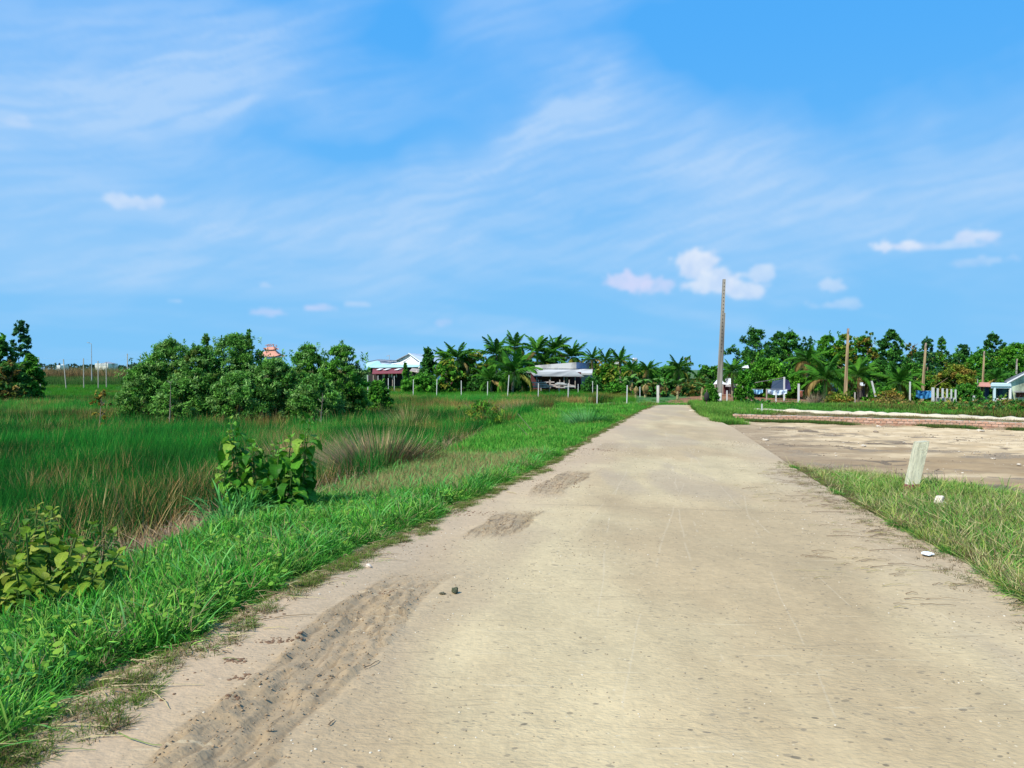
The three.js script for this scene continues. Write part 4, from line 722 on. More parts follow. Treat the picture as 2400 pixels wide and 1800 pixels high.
// ---------------------------------------------------------------- banana plants
const bananaLeaf = (() => { return [0, 1].map(v => { const mb = new MB(), n = 12, R = rng(880 + v); let x = 0, y = 0, th = 1.0, prev = null; for (let k = 0; k <= n; k++) { const t = k / n, w = .21 * Math.pow(Math.sin(Math.PI * clamp(t * .94 + .05)), .55) * (1 - .35 * R() * (k % 2)), c = mul(W1, .85 + .3 * R()); const a = mb.v(x, y + w * .25 - w * t * .6, -w, c), m = mb.v(x, y, 0, mul([1.25, 1.15, 1.1], .95)), b = mb.v(x, y + w * .25 - w * t * .6, w, c); if (prev) { mb.q(prev[0], a, m, prev[1]); mb.q(prev[1], m, b, prev[2]); } prev = [a, m, b]; x += Math.cos(th) / n; y += Math.sin(th) / n; th -= (v ? 2.6 : 1.8) / n; } return mb.geo(); }); })();
const bananaMats = [[.07, .22, .035], [.11, .25, .05], [.30, .24, .10], [.20, .13, .06]].map(c => leafMat({ color: new THREE.Color().setRGB(...c), transmission: .3 }));
function banana(label, px, d, topPy, seed, dry) {
  const R = rng(seed), p = at(px, d), h = PY(topPy, d) - p[1], t = thing('banana_plant', label, 'banana plant', p), s = h * .58;
  part('stem', paint(tubeBetween([0, -.1, 0], [.05, s, 0], .14, .08, 8), [.30, .27, .13]), M.bark, t);
  for (let k = 0; k < 9; k++) { const old = k > 6 - dry; const f = part('leaf', bananaLeaf[old ? 1 : R() < .5 ? 0 : 1], bananaMats[old ? 2 + (R() < .5 ? 1 : 0) : R() < .5 ? 0 : 1], t); f.position.set(.05, s * (old ? .93 : 1), 0); f.rotation.order = 'YZX'; f.rotation.set((R() - .5) * .6, k * 2.4 + R(), old ? -1.5 - .3 * R() : lerp(.5, -.3, k / 8)); f.scale.setScalar(h * KN(R, .42, .55)); }
}
[['leafy banana plant in the middle of the banana clump', 1478, 86, 868, 901, 1], ['banana plant with hanging dry leaves right of the clump middle', 1512, 84, 876, 902, 3], ['dry leaved banana plant at the left of the clump', 1490, 80, 884, 903, 4], ['banana plant with a leaning yellow leaf', 1545, 84, 872, 904, 2], ['banana plant standing alone near the road end', 1588, 78, 878, 905, 2], ['low banana plant left of the small hanging bush', 1645, 72, 888, 906, 1], ['banana plant at the right edge of the yellow green bush', 1460, 88, 880, 907, 1], ['short banana plant behind the pale concrete marker', 1560, 90, 884, 908, 2]].forEach(a => banana(...a));
// ---------------------------------------------------------------- helpers for built things
const WP = (px, py, d) => [PX(px, d), PY(py, d), -d];
function slab(pts, thick, off = [0, 0, 0], c) {   // convex plate with real thickness
  const P = pts.map(p => new THREE.Vector3(...p).sub(new THREE.Vector3(...off))), n = P.length, nr = new THREE.Vector3();
  for (let i = 0; i < n; i++) { const a = P[i], b = P[(i + 1) % n]; nr.x += (a.y - b.y) * (a.z + b.z); nr.y += (a.z - b.z) * (a.x + b.x); nr.z += (a.x - b.x) * (a.y + b.y); }
  nr.normalize().multiplyScalar(thick); const Q = P.map(p => p.clone().sub(nr)), pos = [], uv = [];
  const tri = (a, b, e) => { for (const v of [a, b, e]) { pos.push(v.x, v.y, v.z); uv.push((v.x + v.z * .6) * .25, (v.y + v.z * .4) * .25); } };
  for (let i = 1; i < n - 1; i++) { tri(P[0], P[i], P[i + 1]); tri(Q[0], Q[i + 1], Q[i]); }
  for (let i = 0; i < n; i++) { const j = (i + 1) % n; tri(P[i], Q[i], Q[j]); tri(P[i], Q[j], P[j]); }
  const g = new THREE.BufferGeometry(); g.setAttribute('position', new THREE.Float32BufferAttribute(pos, 3)); g.setAttribute('uv', new THREE.Float32BufferAttribute(uv, 2)); g.computeVertexNormals();
  return c ? paint(g, c) : g;
}
function building(name, label, cat, px, d) { const p = at(px, d), t = thing(name, label, cat, p); t.userData.o = undefined; delete t.userData.o; return { t, p, add: (pn, pts, thick, mat, lab) => part(pn, slab(pts, thick, p), mat, t, lab), box: (pn, a, b, w, mat, lab) => part(pn, boxBetween(a, b, w, p), mat, t, lab) }; }
function boxBetween(a, b, w, off) { // upright post from a to b (world), square w
  const A = new THREE.Vector3(...a).sub(new THREE.Vector3(...off)), B = new THREE.Vector3(...b).sub(new THREE.Vector3(...off)), dd = B.clone().sub(A), g = new THREE.BoxGeometry(w, dd.length(), w);
  g.applyQuaternion(new THREE.Quaternion().setFromUnitVectors(new THREE.Vector3(0, 1, 0), dd.normalize())); g.translate(...A.add(B).multiplyScalar(.5).toArray()); return g;
}
const stained = (c, o = {}) => std(c, { map: stainTile, ...o });
const MT = {
  white: std([.74, .75, .74]), cream: stained([.70, .68, .60]), mint: std([.42, .68, .66], { roughness: .5 }), greyblue: std([.42, .50, .58]), red: std([.20, .035, .035], { roughness: .7 }), dark: std([.03, .025, .025]), maroon: std([.10, .025, .03]),
  grey: stained([.34, .35, .33]), old: stained([.50, .50, .48]), oldshaded: stained([.34, .42, .62]), wood: stained([.40, .33, .28]), plank: stained([.50, .42, .38]), tile: std([.42, .19, .13]), pink: std([.56, .26, .19]), pinkwall: std([.66, .52, .42]), green: stained([.60, .70, .50]), sky: std([.55, .70, .74], { roughness: .6 }), navy: std([.025, .05, .10]), shutter: std([.16, .035, .03]), concrete: stained([.42, .40, .34]), pole: stained([.33, .30, .25]), tan: stained([.44, .32, .17]), post: std([.52, .54, .52]), steel: std([.62, .64, .66], { metalness: .6, roughness: .35 }), wire: std([.35, .36, .37]), black: std([.02, .02, .018]), redpaint: std([.36, .045, .07]), bark: std([.24, .17, .10]),
};
const tarpMat = (c, t = .3) => new THREE.MeshPhysicalMaterial({ color: new THREE.Color().setRGB(...c), side: THREE.DoubleSide, roughness: .9, transmission: t, thickness: 0 });

// ---------------------------------------------------------------- utility poles
function concretePole(label, px, d, topPx, topPy, w0, w1, mat, holes, group) {
  const p = at(px, d), top = WP(topPx, topPy, d), h = top[1] - p[1], lx = top[0] - p[0], t = thing('utility_pole', label, 'pole', p, 0, group);
  const shaft = (wa, wb, y0, y1, dx, dz, depth) => { const g = new THREE.CylinderGeometry(wb * .707, wa * .707, y1 - y0, 4, 1); g.rotateY(Math.PI / 4); g.scale(1, 1, depth); const a = g.attributes.position; for (let i = 0; i < a.count; i++) { const y = a.getY(i) + (y0 + y1) / 2; a.setXYZ(i, a.getX(i) + lx * y / h + dx, y, a.getZ(i) + dz); } g.computeVertexNormals(); return g.toNonIndexed(); };
  const sh = shaft(w0, w1, -.3, h, 0, 0, .8); sh.computeVertexNormals(); part('shaft', sh, mat, t);
  if (holes) {
    const rib = shaft(w0 * .3, w1 * .32, 0, h * .73, w0 * .5, .02, 1.2); rib.computeVertexNormals(); part('rib', rib, mat, t);
    const gs = []; for (let y = h * .42; y < h - .15; y += .21) { const w = lerp(w0, w1, y / h), g = new THREE.CylinderGeometry(.021, .021, .05, 8); g.rotateX(Math.PI / 2); g.scale(1, 1.6, 1); g.translate(lx * y / h, y, w * .4 - .012); gs.push(g); }
    part('bolt_holes', mergeGeometries(gs), MT.black, t).userData.kind = 'stuff';
    part('painted_foot', shaft(w0 * 1.04, w0 * 1.02, .2, .62, 0, 0, .8), MT.white, t, 'white painted patch at the pole foot');
  } else part('cap', shaft(w1 * 1.02, w1 * 1.02, h - .9, h + .01, 0, 0, .82), stained([.30, .24, .20]), t);
  return t;
}
concretePole('tall grey concrete pole with bolt holes standing at the road bend', 1684, 45, 1696, 655, .26, .155, MT.pole, true);
concretePole('tan pole in front of the right hand trees, second from the road bend', 1981, 70, 1987, 770, .26, .16, MT.tan, false);
concretePole('tan pole beside the blue tarpaulin and the row of white posts', 2161, 85, 2169, 804, .26, .17, MT.tan, false);
concretePole('slim tan pole rising behind the small tiled gate', 2302, 92, 2306, 823, .22, .14, MT.tan, false);
concretePole('short pale pole among the trees above the green house', 2380, 100, 2383, 841, .20, .15, MT.concrete, false);

// ---------------------------------------------------------------- brick wall and footing strip
{
  const R = rng(900), xa = 9.2, xb = 20.2, A = new THREE.Vector2(xa, wallD(xa)), B = new THREE.Vector2(xb, wallD(xb)), dir = B.clone().sub(A), len = dir.length(); dir.normalize();
  const t = thing('brick_wall', 'low unfinished red brick wall running along the far side of the dirt lot', 'wall', [xa, groundY(xa, A.y - .2), -A.y]);
  const ang = Math.atan2(dir.y, dir.x), yAt = s => groundY(xa + dir.x * s, A.y + dir.y * s - .15) - t.position.y;
  const brickMats = [[.52, .31, .215], [.56, .35, .25], [.48, .28, .19], [.54, .355, .27]].map(c => std(c, { bumpMap: bumpTile, bumpScale: .004 }));
  const st = [0, 1, 2].map(k => { const g = new THREE.BoxGeometry(.178 - .004 * k, .076, .08, 1, 1, 1); const a = g.attributes.position; for (let i = 0; i < a.count; i++) a.setXYZ(i, a.getX(i) + (R() - .5) * .006, a.getY(i) + (R() - .5) * .006, a.getZ(i) + (R() - .5) * .006); return g.toNonIndexed(); }).map(g => { g.computeVertexNormals(); return g; });
  // a hollow brick seen on its end: a frame of clay round two holes
  const sh = new THREE.Shape([[-.039, -.038], [.039, -.038], [.039, .038], [-.039, .038]].map(a => new THREE.Vector2(...a)));
  for (const y of [-.017, .017]) for (const x of [-.017, .017]) sh.holes.push(new THREE.Path([[x - .012, y - .012], [x - .012, y + .012], [x + .012, y + .012], [x + .012, y - .012]].map(a => new THREE.Vector2(...a))));
  const header = new THREE.ExtrudeGeometry(sh, { depth: .16, bevelEnabled: false }); header.translate(0, 0, -.12);
  const put = (g, s, y, dz, m) => { const b = part('brick', g, brickMats[m], t); b.position.set(dir.x * s, y, -(dir.y * s) + dz); b.rotation.set((R() - .5) * .02, ang, (R() - .5) * .02); };
  for (let k = 0; k < 2; k++) for (let s = (k ? .02 : .11); s < len; s += .196) if (!(k && R() < .03)) put(st[Math.floor(R() * 3)], s, yAt(s) + .135 + k * .089, .04 + (R() - .5) * .012, Math.floor(R() * 4));
  for (let s = 2.9; s < len; s += .0865) if (t.children.length < 298) put(header, s, yAt(s) + .045, .05, Math.floor(R() * 3));
  const seg = 40, mb = new MB(), c = [.36, .29, .22];
  for (let i = 0; i <= seg; i++) { const s = len * i / seg, x = dir.x * s, z = -dir.y * s, y = yAt(s), jit = (R() - .5) * .02; for (const [dy, dz] of [[-.2, .055], [.26 + jit, .055], [.27 + jit, -.03], [.25 + jit, -.13], [-.2, -.13]]) mb.v(x, y + dy, z + dz, c, s * 3, dy * 3); }
  for (let i = 0; i < seg; i++) for (let q = 0; q < 4; q++) { const a = i * 5 + q; mb.q(a, a + 5, a + 6, a + 1); }
  part('mortar', mb.geo(), MT.concrete, t).position.z = -.005;
}
{
  const R = rng(905), xa = 9.0, xb = 25, A = [xa, stripD(xa)], mb = new MB(), n = 260, t = thing('footing_strip', 'long whitish lumpy concrete footing strip behind the brick wall', 'footing', [xa, groundY(...A), -A[1]]);
  for (let i = 0; i <= n; i++) {
    const x = lerp(xa, xb, i / n), d = stripD(x), y = groundY(x, d - .4) - t.position.y, h = .09 + .08 * (fbm(x * 2.2, 3, 4) - .5) + .07 * (vnoise(x * 6, 5) - .5), w = .24 + .08 * (fbm(x * 1.7, 13, 3) - .5), cc = mul([.50, .45, .345], .85 + .3 * vnoise(x * 5, 2));
    for (const [q, k] of [[-w - .03, -.15], [-w, h * .75], [-w * .6, h + .01], [0, h + .02 * vnoise(x * 9, 1)], [w * .6, h], [w, h * .8], [w, -.3]]) mb.v(x - xa + q * .7, y + k, -(d - A[1]) - q * .7, cc, x, q);
  }
  for (let i = 0; i < n; i++) for (let q = 0; q < 6; q++) { const a = i * 7 + q; mb.q(a, a + 7, a + 8, a + 1); }
  part('concrete', mb.geo(), M.paint, t);
}

// ---------------------------------------------------------------- post and wire fences
function fence(label, posts, mat, w, wires, cat = 'fence') {
  const p = at(posts[0][0], posts[0][3]), t = thing('post_fence', label, cat, p);
  const tops = posts.map(([px, py, lean, d]) => { const b = at(px, d), e = [PX(px + lean, d), PY(py, d), -d]; part('post', boxBetween([b[0], b[1] - .2, b[2]], e, w, p), mat, t); return [b, e]; });
  for (const f of wires) for (let i = 0; i < tops.length - 1; i++) { const a = tops[i], b = tops[i + 1], q = v => [0, 1, 2].map(k => lerp(v[0][k], v[1][k], f) - p[k]); part('wire', tubeBetween(q(a), q(b), .004, .004, 4), MT.wire, t); }
  return t;
}
fence('nearer line of thin white concrete fence posts across the marsh', [[862, 879, 0, 86], [910, 886, 0, 83], [968, 889, 1, 80], [1023, 889, 1, 77], [1081, 892, 0, 74], [1142, 894, 1, 71], [1188, 879, 5, 68], [1261, 898, 1, 64], [1331, 898, 1, 60.5], [1399, 902, 1, 57], [1469, 903, 1, 53]], MT.post, .066, []);
fence('farther row of white fence posts behind the green field', [[886, 880, 0, 104], [924, 881, 0, 103], [960, 891, 0, 102], [998, 889, 0, 101], [1035, 891, 0, 100], [1074, 893, 1, 99], [1115, 893, 0, 98], [1154, 895, 0, 97], [1204, 892, 0, 96], [1268, 890, 0, 95], [1310, 896, 0, 93], [1355, 900, 0, 91], [1389, 893, 0, 90], [1449, 905, 0, 86], [1500, 906, 0, 84]], MT.post, .066, []);
fence('tall fence with leaning wire arms at the far left behind the marsh', [[95, 837, -4, 112], [155, 842, -6, 111], [196, 840, 0, 113], [230, 846, 0, 114], [249, 848, 0, 115], [299, 829, 0, 116], [330, 832, 0, 117]], MT.concrete, .10, [.72, .86, .98]);
[['pale concrete marker post on the grass at the left of the road end', 1542, 904, 60, .17, MT.cream], ['white post standing by the orange cloth in front of the trees', 1872, 900, 62, .13, MT.post], ['pale pole holding up the dark blue shelter', 1838, 884, 72, .13, MT.post], ['thin wooden post at the left end of the long pale tarpaulin', 1797, 912, 66, .09, MT.wood], ['short grey stake below the middle of the long pale tarpaulin', 1819, 920, 60, .08, MT.post], ['thin pale stake beside the small blue tarpaulin', 1763, 912, 66, .08, MT.wood], ['short stake in the dirt between the tall pole and the young tree', 1704, 916, 62, .09, MT.post], ['slim white post left of the third pole', 2133, 895, 78, .12, MT.post], ['small grey stake among the shrubs right of the brown pole', 2004, 920, 68, .09, MT.concrete], ['white post standing alone between the low wall and the porch', 2283, 928, 66, .12, MT.post], ['small white stake on the concrete footing strip', 1786, 948, 33.6, .05, MT.post]]
  .forEach(([label, px, py, d, w, m]) => { const p = at(px, d), t = thing('wooden_post', label, 'post', p); t.name = numbered('post'); part('shaft', boxBetween([p[0], p[1] - .2, p[2]], [p[0], PY(py, d), p[2]], w, p), m, t); part('top', boxG(w * 1.04, .03, w * 1.04, 0, PY(py, d) - p[1] + .012, 0), m, t); });
{ const d = 72, p = at(2058, d), t = thing('leaning_post', 'long pale post leaning to the left among the shrubs', 'post', p); part('shaft', boxBetween([p[0], p[1] - .2, p[2]], WP(2043, 893, d), .13, p), MT.post, t); }

// ---------------------------------------------------------------- far houses in the middle
{
  const h = building('white_house', 'white gabled house with a bluish tin roof left of the palm grove', 'house', 960, 120), p = h.p;
  h.add('gable_wall', [WP(927, 905, 120), WP(984, 905, 118), WP(984, 848, 118), WP(958, 830, 120), WP(927, 845, 121)], .2, MT.white);
  h.add('roof', [WP(957, 828.5, 119.4), WP(985, 848.5, 116.8), WP(1036, 852, 130), WP(1030, 834, 133)], -.1, std([.66, .70, .74], { roughness: .5 }));
  h.add('roof', [WP(957.5, 828.5, 119.4), WP(1030, 834, 133), WP(1000, 842, 138), WP(924, 845.5, 120.5)], .1, MT.greyblue);  // bluer than the other slope: shading of the roof painted in
  h.add('side_wall', [WP(984, 905, 118), WP(1034, 905, 130), WP(1034, 852, 130), WP(984, 849, 118)], .2, MT.white);
  h.add('fascia', [WP(922.5, 847, 120.3), WP(957.5, 829.2, 119.2), WP(957.5, 830.6, 119.2), WP(923, 848.4, 120.3)], .06, std([.16, .17, .2]));
  h.add('awning', [WP(917, 852.5, 114), WP(983, 854.5, 113.5), WP(984, 848.5, 117.4), WP(934, 849.5, 117.6)], .08, MT.white);
}
{
  const h = building('turquoise_house', 'long low house with pale turquoise tin roofs in front of the white gable', 'house', 905, 113), p = h.p;
  h.add('roof', [WP(879, 861, 110), WP(981, 859, 110), WP(984, 855, 112.6), WP(893, 853.5, 116)], .08, MT.mint);
  h.add('roof', [WP(859, 860.5, 110), WP(880, 861, 110.1), WP(893.5, 853, 116), WP(888, 843.5, 119), WP(858, 850, 117)], .08, MT.mint);
  h.add('wall', [WP(888, 845, 119.2), WP(893, 854, 116.4), WP(929, 851, 119.4), WP(930, 846.5, 119.5)], .1, MT.greyblue);  // shade on this wall is put into its grey-blue colour
  h.add('ridge_cap', [WP(856, 850.5, 116.6), WP(888.5, 843, 118.6), WP(931, 846, 119.2), WP(931, 844.4, 119.2), WP(888.5, 841.8, 118.6), WP(856, 849, 116.6)], .2, std([.16, .19, .24]));
  h.add('wall', [WP(862, 905, 111), WP(980, 905, 111), WP(980, 860, 111), WP(862, 861.5, 111)], .2, MT.dark);  // near-black wall stands in for the shade in the gap under the roof
  h.box('aerial_mast', WP(912.5, 845, 118.7), WP(912.5, 832, 118.7), .07, MT.wire); h.box('aerial', WP(905.5, 835, 118.7), WP(913, 832.6, 118.7), .08, MT.wire);
}
{
  const h = building('red_shed', 'low shed with a dark red tin roof behind the white fence posts', 'shed', 908, 106), p = h.p;
  h.add('roof', [WP(872, 876, 104), WP(948, 874.5, 104), WP(946, 864, 109), WP(874, 864.5, 109)], .06, MT.red);
  for (const [a, b, c, e] of [[882, 893, 880, 867.5], [898, 911, 868, 864.5], [924, 937, 868, 865]]) h.add('pale_sheet', [WP(a, 868, 106.6), WP(a + 8, 868, 106.6), WP(b + 6, 865, 108.2), WP(b - 4, 865, 108.2)], .05, MT.white).position.y += .09;
  h.add('back_wall', [WP(876, 905, 108), WP(945, 905, 108), WP(945, 866, 108), WP(876, 866, 108)], .15, MT.dark);  // shade inside the open front is put into this near-black sheet
  for (const [a, b] of [[896, 902], [910, 913], [916, 919], [928, 930]]) h.add('white_panel', [WP(a, 884, 105), WP(b, 884, 105), WP(b, 875.5, 105), WP(a, 875.5, 105)], .06, MT.white);
  for (const a of [875, 897, 920, 944]) h.box('post', WP(a, 905, 104.6), WP(a, 876, 104.6), .1, MT.wood);
}
{
  const h = building('brown_shed', 'small brown lean-to with a sloping tin roof right of the red shed', 'shed', 980, 104), p = h.p;
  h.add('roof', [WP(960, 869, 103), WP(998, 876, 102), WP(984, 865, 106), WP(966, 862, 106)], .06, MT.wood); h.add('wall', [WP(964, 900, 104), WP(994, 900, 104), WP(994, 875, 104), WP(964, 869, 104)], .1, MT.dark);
  h.box('post', WP(976.5, 890, 102.8), WP(976.5, 867, 102.8), .12, MT.cream);
}
{ const h = building('dark_shed', 'dark red boarded shed half hidden under the left palms', 'shed', 1072, 96); h.add('wall', [WP(1056, 905, 95), WP(1088, 905, 95), WP(1087, 881, 95), WP(1056, 881, 95)], .1, MT.maroon); h.add('roof', [WP(1053, 882.5, 94), WP(1090, 882.5, 94), WP(1086, 877, 97), WP(1057, 876.5, 97)], .06, MT.navy); }
{
  const h = building('concrete_house', 'old flat roofed concrete house with a stained parapet and a grey awning', 'house', 1310, 100), p = h.p;
  h.add('parapet', [WP(1254, 863.5, 100), WP(1350.5, 864, 100), WP(1350.5, 849, 100), WP(1254, 856.5, 100)], .18, MT.old);
  h.add('parapet', [WP(1350.8, 864, 100), WP(1381, 864.5, 104), WP(1381, 851, 104), WP(1350.8, 849, 100)], .18, MT.oldshaded, 'stained parapet end wall with its bluish shade put into the colour');  // end wall bluer than the front: its shade is in the colour
  h.add('roof_slab', [WP(1234, 870, 97), WP(1388, 875, 97), WP(1389, 865, 101), WP(1250, 864.2, 101)], .22, MT.old);
  h.add('wall', [WP(1362, 908, 100), WP(1388, 908, 102), WP(1388, 866, 102), WP(1362, 866, 100)], .2, MT.old);
  h.add('awning', [WP(1252, 881, 93), WP(1369, 882, 93), WP(1350, 870.5, 97), WP(1243, 871.5, 97)], .06, MT.grey);
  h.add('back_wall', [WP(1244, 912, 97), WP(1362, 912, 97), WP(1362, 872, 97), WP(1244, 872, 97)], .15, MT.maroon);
  h.add('door_panel', [WP(1325, 900, 96.5), WP(1330, 900, 96.5), WP(1331, 884, 96.5), WP(1326, 884, 96.5)], .05, MT.wood);
  for (const a of [1258, 1290, 1322, 1348]) h.box('post', WP(a, 910, 93.4), WP(a, 881.5, 93.4), .11, MT.wood);
}
{
  const R = rng(910), d = 91, p = at(1285, d), t = thing('plank_fence', 'sagging fence of weathered grey planks in front of the old concrete house', 'fence', p);
  for (let k = 0; k < 18; k++) { const x = 1237 + 96 * R(), y = 893 + 13 * R() + (x - 1237) * .02, l = 14 + 22 * R(), s = (R() - .35) * .16; part('plank', slab([WP(x, y + 2.6, d - .02 * k), WP(x + l, y + l * s + 2.6, d - .02 * k), WP(x + l, y + l * s, d + .02 - .02 * k), WP(x, y, d + .02 - .02 * k)], .04, p), k % 3 ? MT.plank : MT.old, t); }
  for (const x of [1238, 1262, 1288, 1312, 1334]) part('post', boxBetween(at(x, d + .3), WP(x, 890, d + .3), .1, p), MT.wood, t);
}
{ const d = 112, p = at(1488, d), y0 = PY(845, d) - p[1], t = thing('water_tank', 'small steel water tank showing above the palm row', 'tank', p); const r = 6.5 / F * d; const g = new THREE.CapsuleGeometry(r * .55, r * .9, 6, 12); g.rotateZ(Math.PI / 2); g.translate(0, y0 + r * .5, 0); part('drum', g, MT.steel, t); for (const s of [-1, 1]) for (const q of [-1, 1]) part('leg', boxBetween([s * r * .7, 0, q * .3], [s * r * .7, y0 + r * .2, q * .3], .08, [0, 0, 0]), MT.wire, t); part('platform', boxG(r * 2, .1, 1, 0, y0 - .05, 0), MT.concrete, t); }
{ const h = building('beige_house', 'small beige house end showing behind the three small palms', 'house', 1443, 116); h.add('wall', [WP(1436, 905, 116), WP(1452, 905, 116), WP(1452, 852, 116), WP(1437, 850, 116)], .3, stained([.62, .46, .30])); h.add('roof', [WP(1434, 851, 115), WP(1454, 853, 115), WP(1452, 846, 119), WP(1436, 845, 119)], .1, MT.cream); }
{ const h = building('white_roofed_hut', 'brown hut with a white tin roof just behind the tall pole', 'hut', 1700, 90), p = h.p; h.add('roof', [WP(1690, 900, 88), WP(1720, 901, 88), WP(1716, 887, 92), WP(1693, 887, 92)], .06, MT.white); h.add('roof', [WP(1672, 900, 89), WP(1684, 899, 89), WP(1682, 888, 92)], .06, MT.white); h.add('wall', [WP(1674, 924, 90), WP(1728, 924, 90), WP(1728, 900, 90), WP(1674, 900, 90)], .1, MT.maroon); for (const a of [1676, 1694, 1710, 1726]) h.box('post', WP(a, 925, 88), WP(a, 900, 88), .12, MT.wood); h.add('lean_to_roof', [WP(1700, 906, 86), WP(1730, 907, 86), WP(1728, 900, 89), WP(1702, 899.5, 89)], .05, MT.wood); }
{ // temple far behind the thicket
  const d = 230, p = at(636, d), k = d / F, t = thing('temple', 'distant temple with a tiered pink tiled roof above the thicket', 'temple', p), y = py => PY(py, d) - p[1];
  const tier = (w0, w1, ya, yb, lift) => { const mb = new MB(), n = 8; for (let i = 0; i <= n; i++) { const f = i / n, w = lerp(w0, w1, f), yy = ya + (yb - ya) * Math.pow(f, 1.5), ring = []; for (let s = 0; s < 16; s++) { const e = Math.floor(s / 4), q = (s % 4) / 4 * 2 - 1, c = [[q, 1], [1, -q], [-q, -1], [-1, q]][e], cor = Math.pow(Math.abs(q), 3) * lift * (1 - f); mb.v(c[0] * w, yy + cor, c[1] * w * .7, W1); } } for (let i = 0; i < n; i++) for (let s = 0; s < 16; s++) { const a = i * 16 + s, b = i * 16 + (s + 1) % 16; mb.q(a, b, b + 16, a + 16); } return mb.geo(); };
  part('roof', tier(27 * k, 11 * k, y(836), y(822), 4 * k), MT.pink, t); part('upper_roof', tier(15 * k, 6 * k, y(820), y(813), 4 * k), MT.pink, t);
  part('drum_wall', boxG(20 * k, y(819) - y(824), 14 * k, 0, (y(819) + y(824)) / 2, 0), MT.pinkwall, t);
  part('wall', boxG(30 * k, y(842) + .5, 20 * k, 0, y(842) / 2, 0), MT.pinkwall, t);
  for (const q of [-20, -7, 7, 20]) part('column', boxG(3 * k, y(834), 3 * k, q * k, y(834) / 2, 15 * k), MT.pinkwall, t); part('beam', boxG(46 * k, 2.4 * k, 32 * k, 0, y(837.5), 0), MT.pinkwall, t);
  const R = rng(920); for (let q = -3; q <= 3; q++) { const g = new THREE.TorusGeometry(2.4 * k, .8 * k, 6, 10, 4); g.rotateZ(R() * 6); g.translate(q * 3.6 * k, y(811) + (3 - Math.abs(q)) * .9 * k, .5 * k); part('ridge_ornament', g, MT.tile, t); }
  for (const s of [-1, 1]) for (const q of [0, 1]) { const g = new THREE.TorusGeometry(2.2 * k, .7 * k, 6, 10, 3.6); g.rotateZ(s * 1.2); g.translate(s * (24 - q * 11) * k, y(832 - q * 14), 12 * k); part('eave_ornament', g, MT.tile, t); }
}
{ const d = 150, p = at(215, d), t = thing('street_lamp', 'slim street lamp with a bent arm far away on the left', 'street lamp', p), y = PY(806, d) - p[1], k = d / F; part('pole', tubeBetween([0, 0, 0], [0, y, 0], .10, .05), MT.wire, t); part('arm', tubeBetween([0, y, 0], [-6 * k, y + 2.6 * k, 0], .05, .04), MT.wire, t); part('lamp_head', boxG(4.5 * k, .10, .3, -7.5 * k, y + 2.8 * k, 0), MT.wire, t); }
{ const d = 400, p = at(250, d), k = d / F, t = thing('far_house', 'white house with a grey hipped roof on the left horizon', 'house', p), y = py => PY(py, d) - p[1]; part('wall', boxG(30 * k, y(852), 10, 0, y(852) / 2, 0), MT.cream, t); const g = new THREE.ConeGeometry(15 * k, y(847.5) - y(852), 4); g.rotateY(Math.PI / 4); g.scale(1.4, 1, .6); g.translate(4 * k, (y(847.5) + y(852)) / 2, 0); part('roof', g, std([.20, .24, .30]), t); for (let q = -3; q <= 3; q++) part('window', boxG(2 * k, 2.4 * k, .1, q * 4 * k, y(855.5), 5.02), MT.greyblue, t); }
{ const d = 430, p = at(147, d), k = d / F, t = thing('far_house', 'small pale house end at the far left horizon behind the leaning fence arm', 'house', p), y = py => PY(py, d) - p[1]; part('wall', boxG(8 * k, y(856), 8, 0, y(856) / 2, 0), MT.white, t); const g = new THREE.ConeGeometry(5 * k, 3 * k, 4); g.rotateY(Math.PI / 4); g.scale(1.3, 1, .7); g.translate(0, y(856) + 1.5 * k, 0); part('roof', g, MT.greyblue, t); }

// ---------------------------------------------------------------- the right hand gardens
function tarp(label, corners, d, mat, sag, seed) { // corners: [pxL, pyTopL, pxR, pyTopR, pyBottom]
  const [xl, yl, xr, yr, yb] = corners, R = rng(seed), p = at((xl + xr) / 2, d), mb = new MB(), nu = 16, nv = 8;
  for (let j = 0; j <= nv; j++) for (let i = 0; i <= nu; i++) { const u = i / nu, v = j / nv, top = lerp(yl, yr, u) + sag * 4 * u * (1 - u), bot = yb - (1 - Math.sin(Math.PI * (.1 + .8 * u))) * 6, q = WP(lerp(xl, xr, u), lerp(top, bot, v), d + (fbm(u * 6 + seed, v * 2, 3) - .5) * .5 + .12 * Math.sin(u * 22 + v * 2)); mb.v(q[0] - p[0], q[1] - p[1], q[2] - p[2], W1, u, v); }
  for (let j = 0; j < nv; j++) for (let i = 0; i < nu; i++) { const a = j * (nu + 1) + i; mb.q(a, a + nu + 1, a + nu + 2, a + 1); }
  const t = thing('tarpaulin', label, 'tarpaulin', p); part('sheet', mb.geo(), mat, t); part('rope', tubeBetween(WP(xl - 2, yl, d).map((v, q) => v - p[q]), WP(xr + 2, yr, d).map((v, q) => v - p[q]), .015, .015, 4), MT.wire, t); return t;
}
tarp('small bright blue tarpaulin hung between stakes near the young tree', [1764, 912, 1788, 912.5, 924], 66, tarpMat([.28, .60, .82]), 1.5, 31);
tarp('long pale blue tarpaulin sagging between posts below the blue shelter', [1797, 912, 1845, 912.5, 926], 66, tarpMat([.62, .76, .86]), 2.5, 32);
tarp('teal net sheet hanging in the shrubs left of the brown pole', [1941, 898, 1958, 896, 907], 84, tarpMat([.08, .32, .40]), 1, 33);
tarp('lower teal sheet beside the white sacks', [1948, 910, 1965, 909, 919], 83, tarpMat([.14, .38, .48]), 1, 34);
tarp('deep blue tarpaulin fenced between the third pole and the white posts', [2147, 915, 2184, 916, 935], 80, tarpMat([.03, .22, .48], .15), .8, 35);
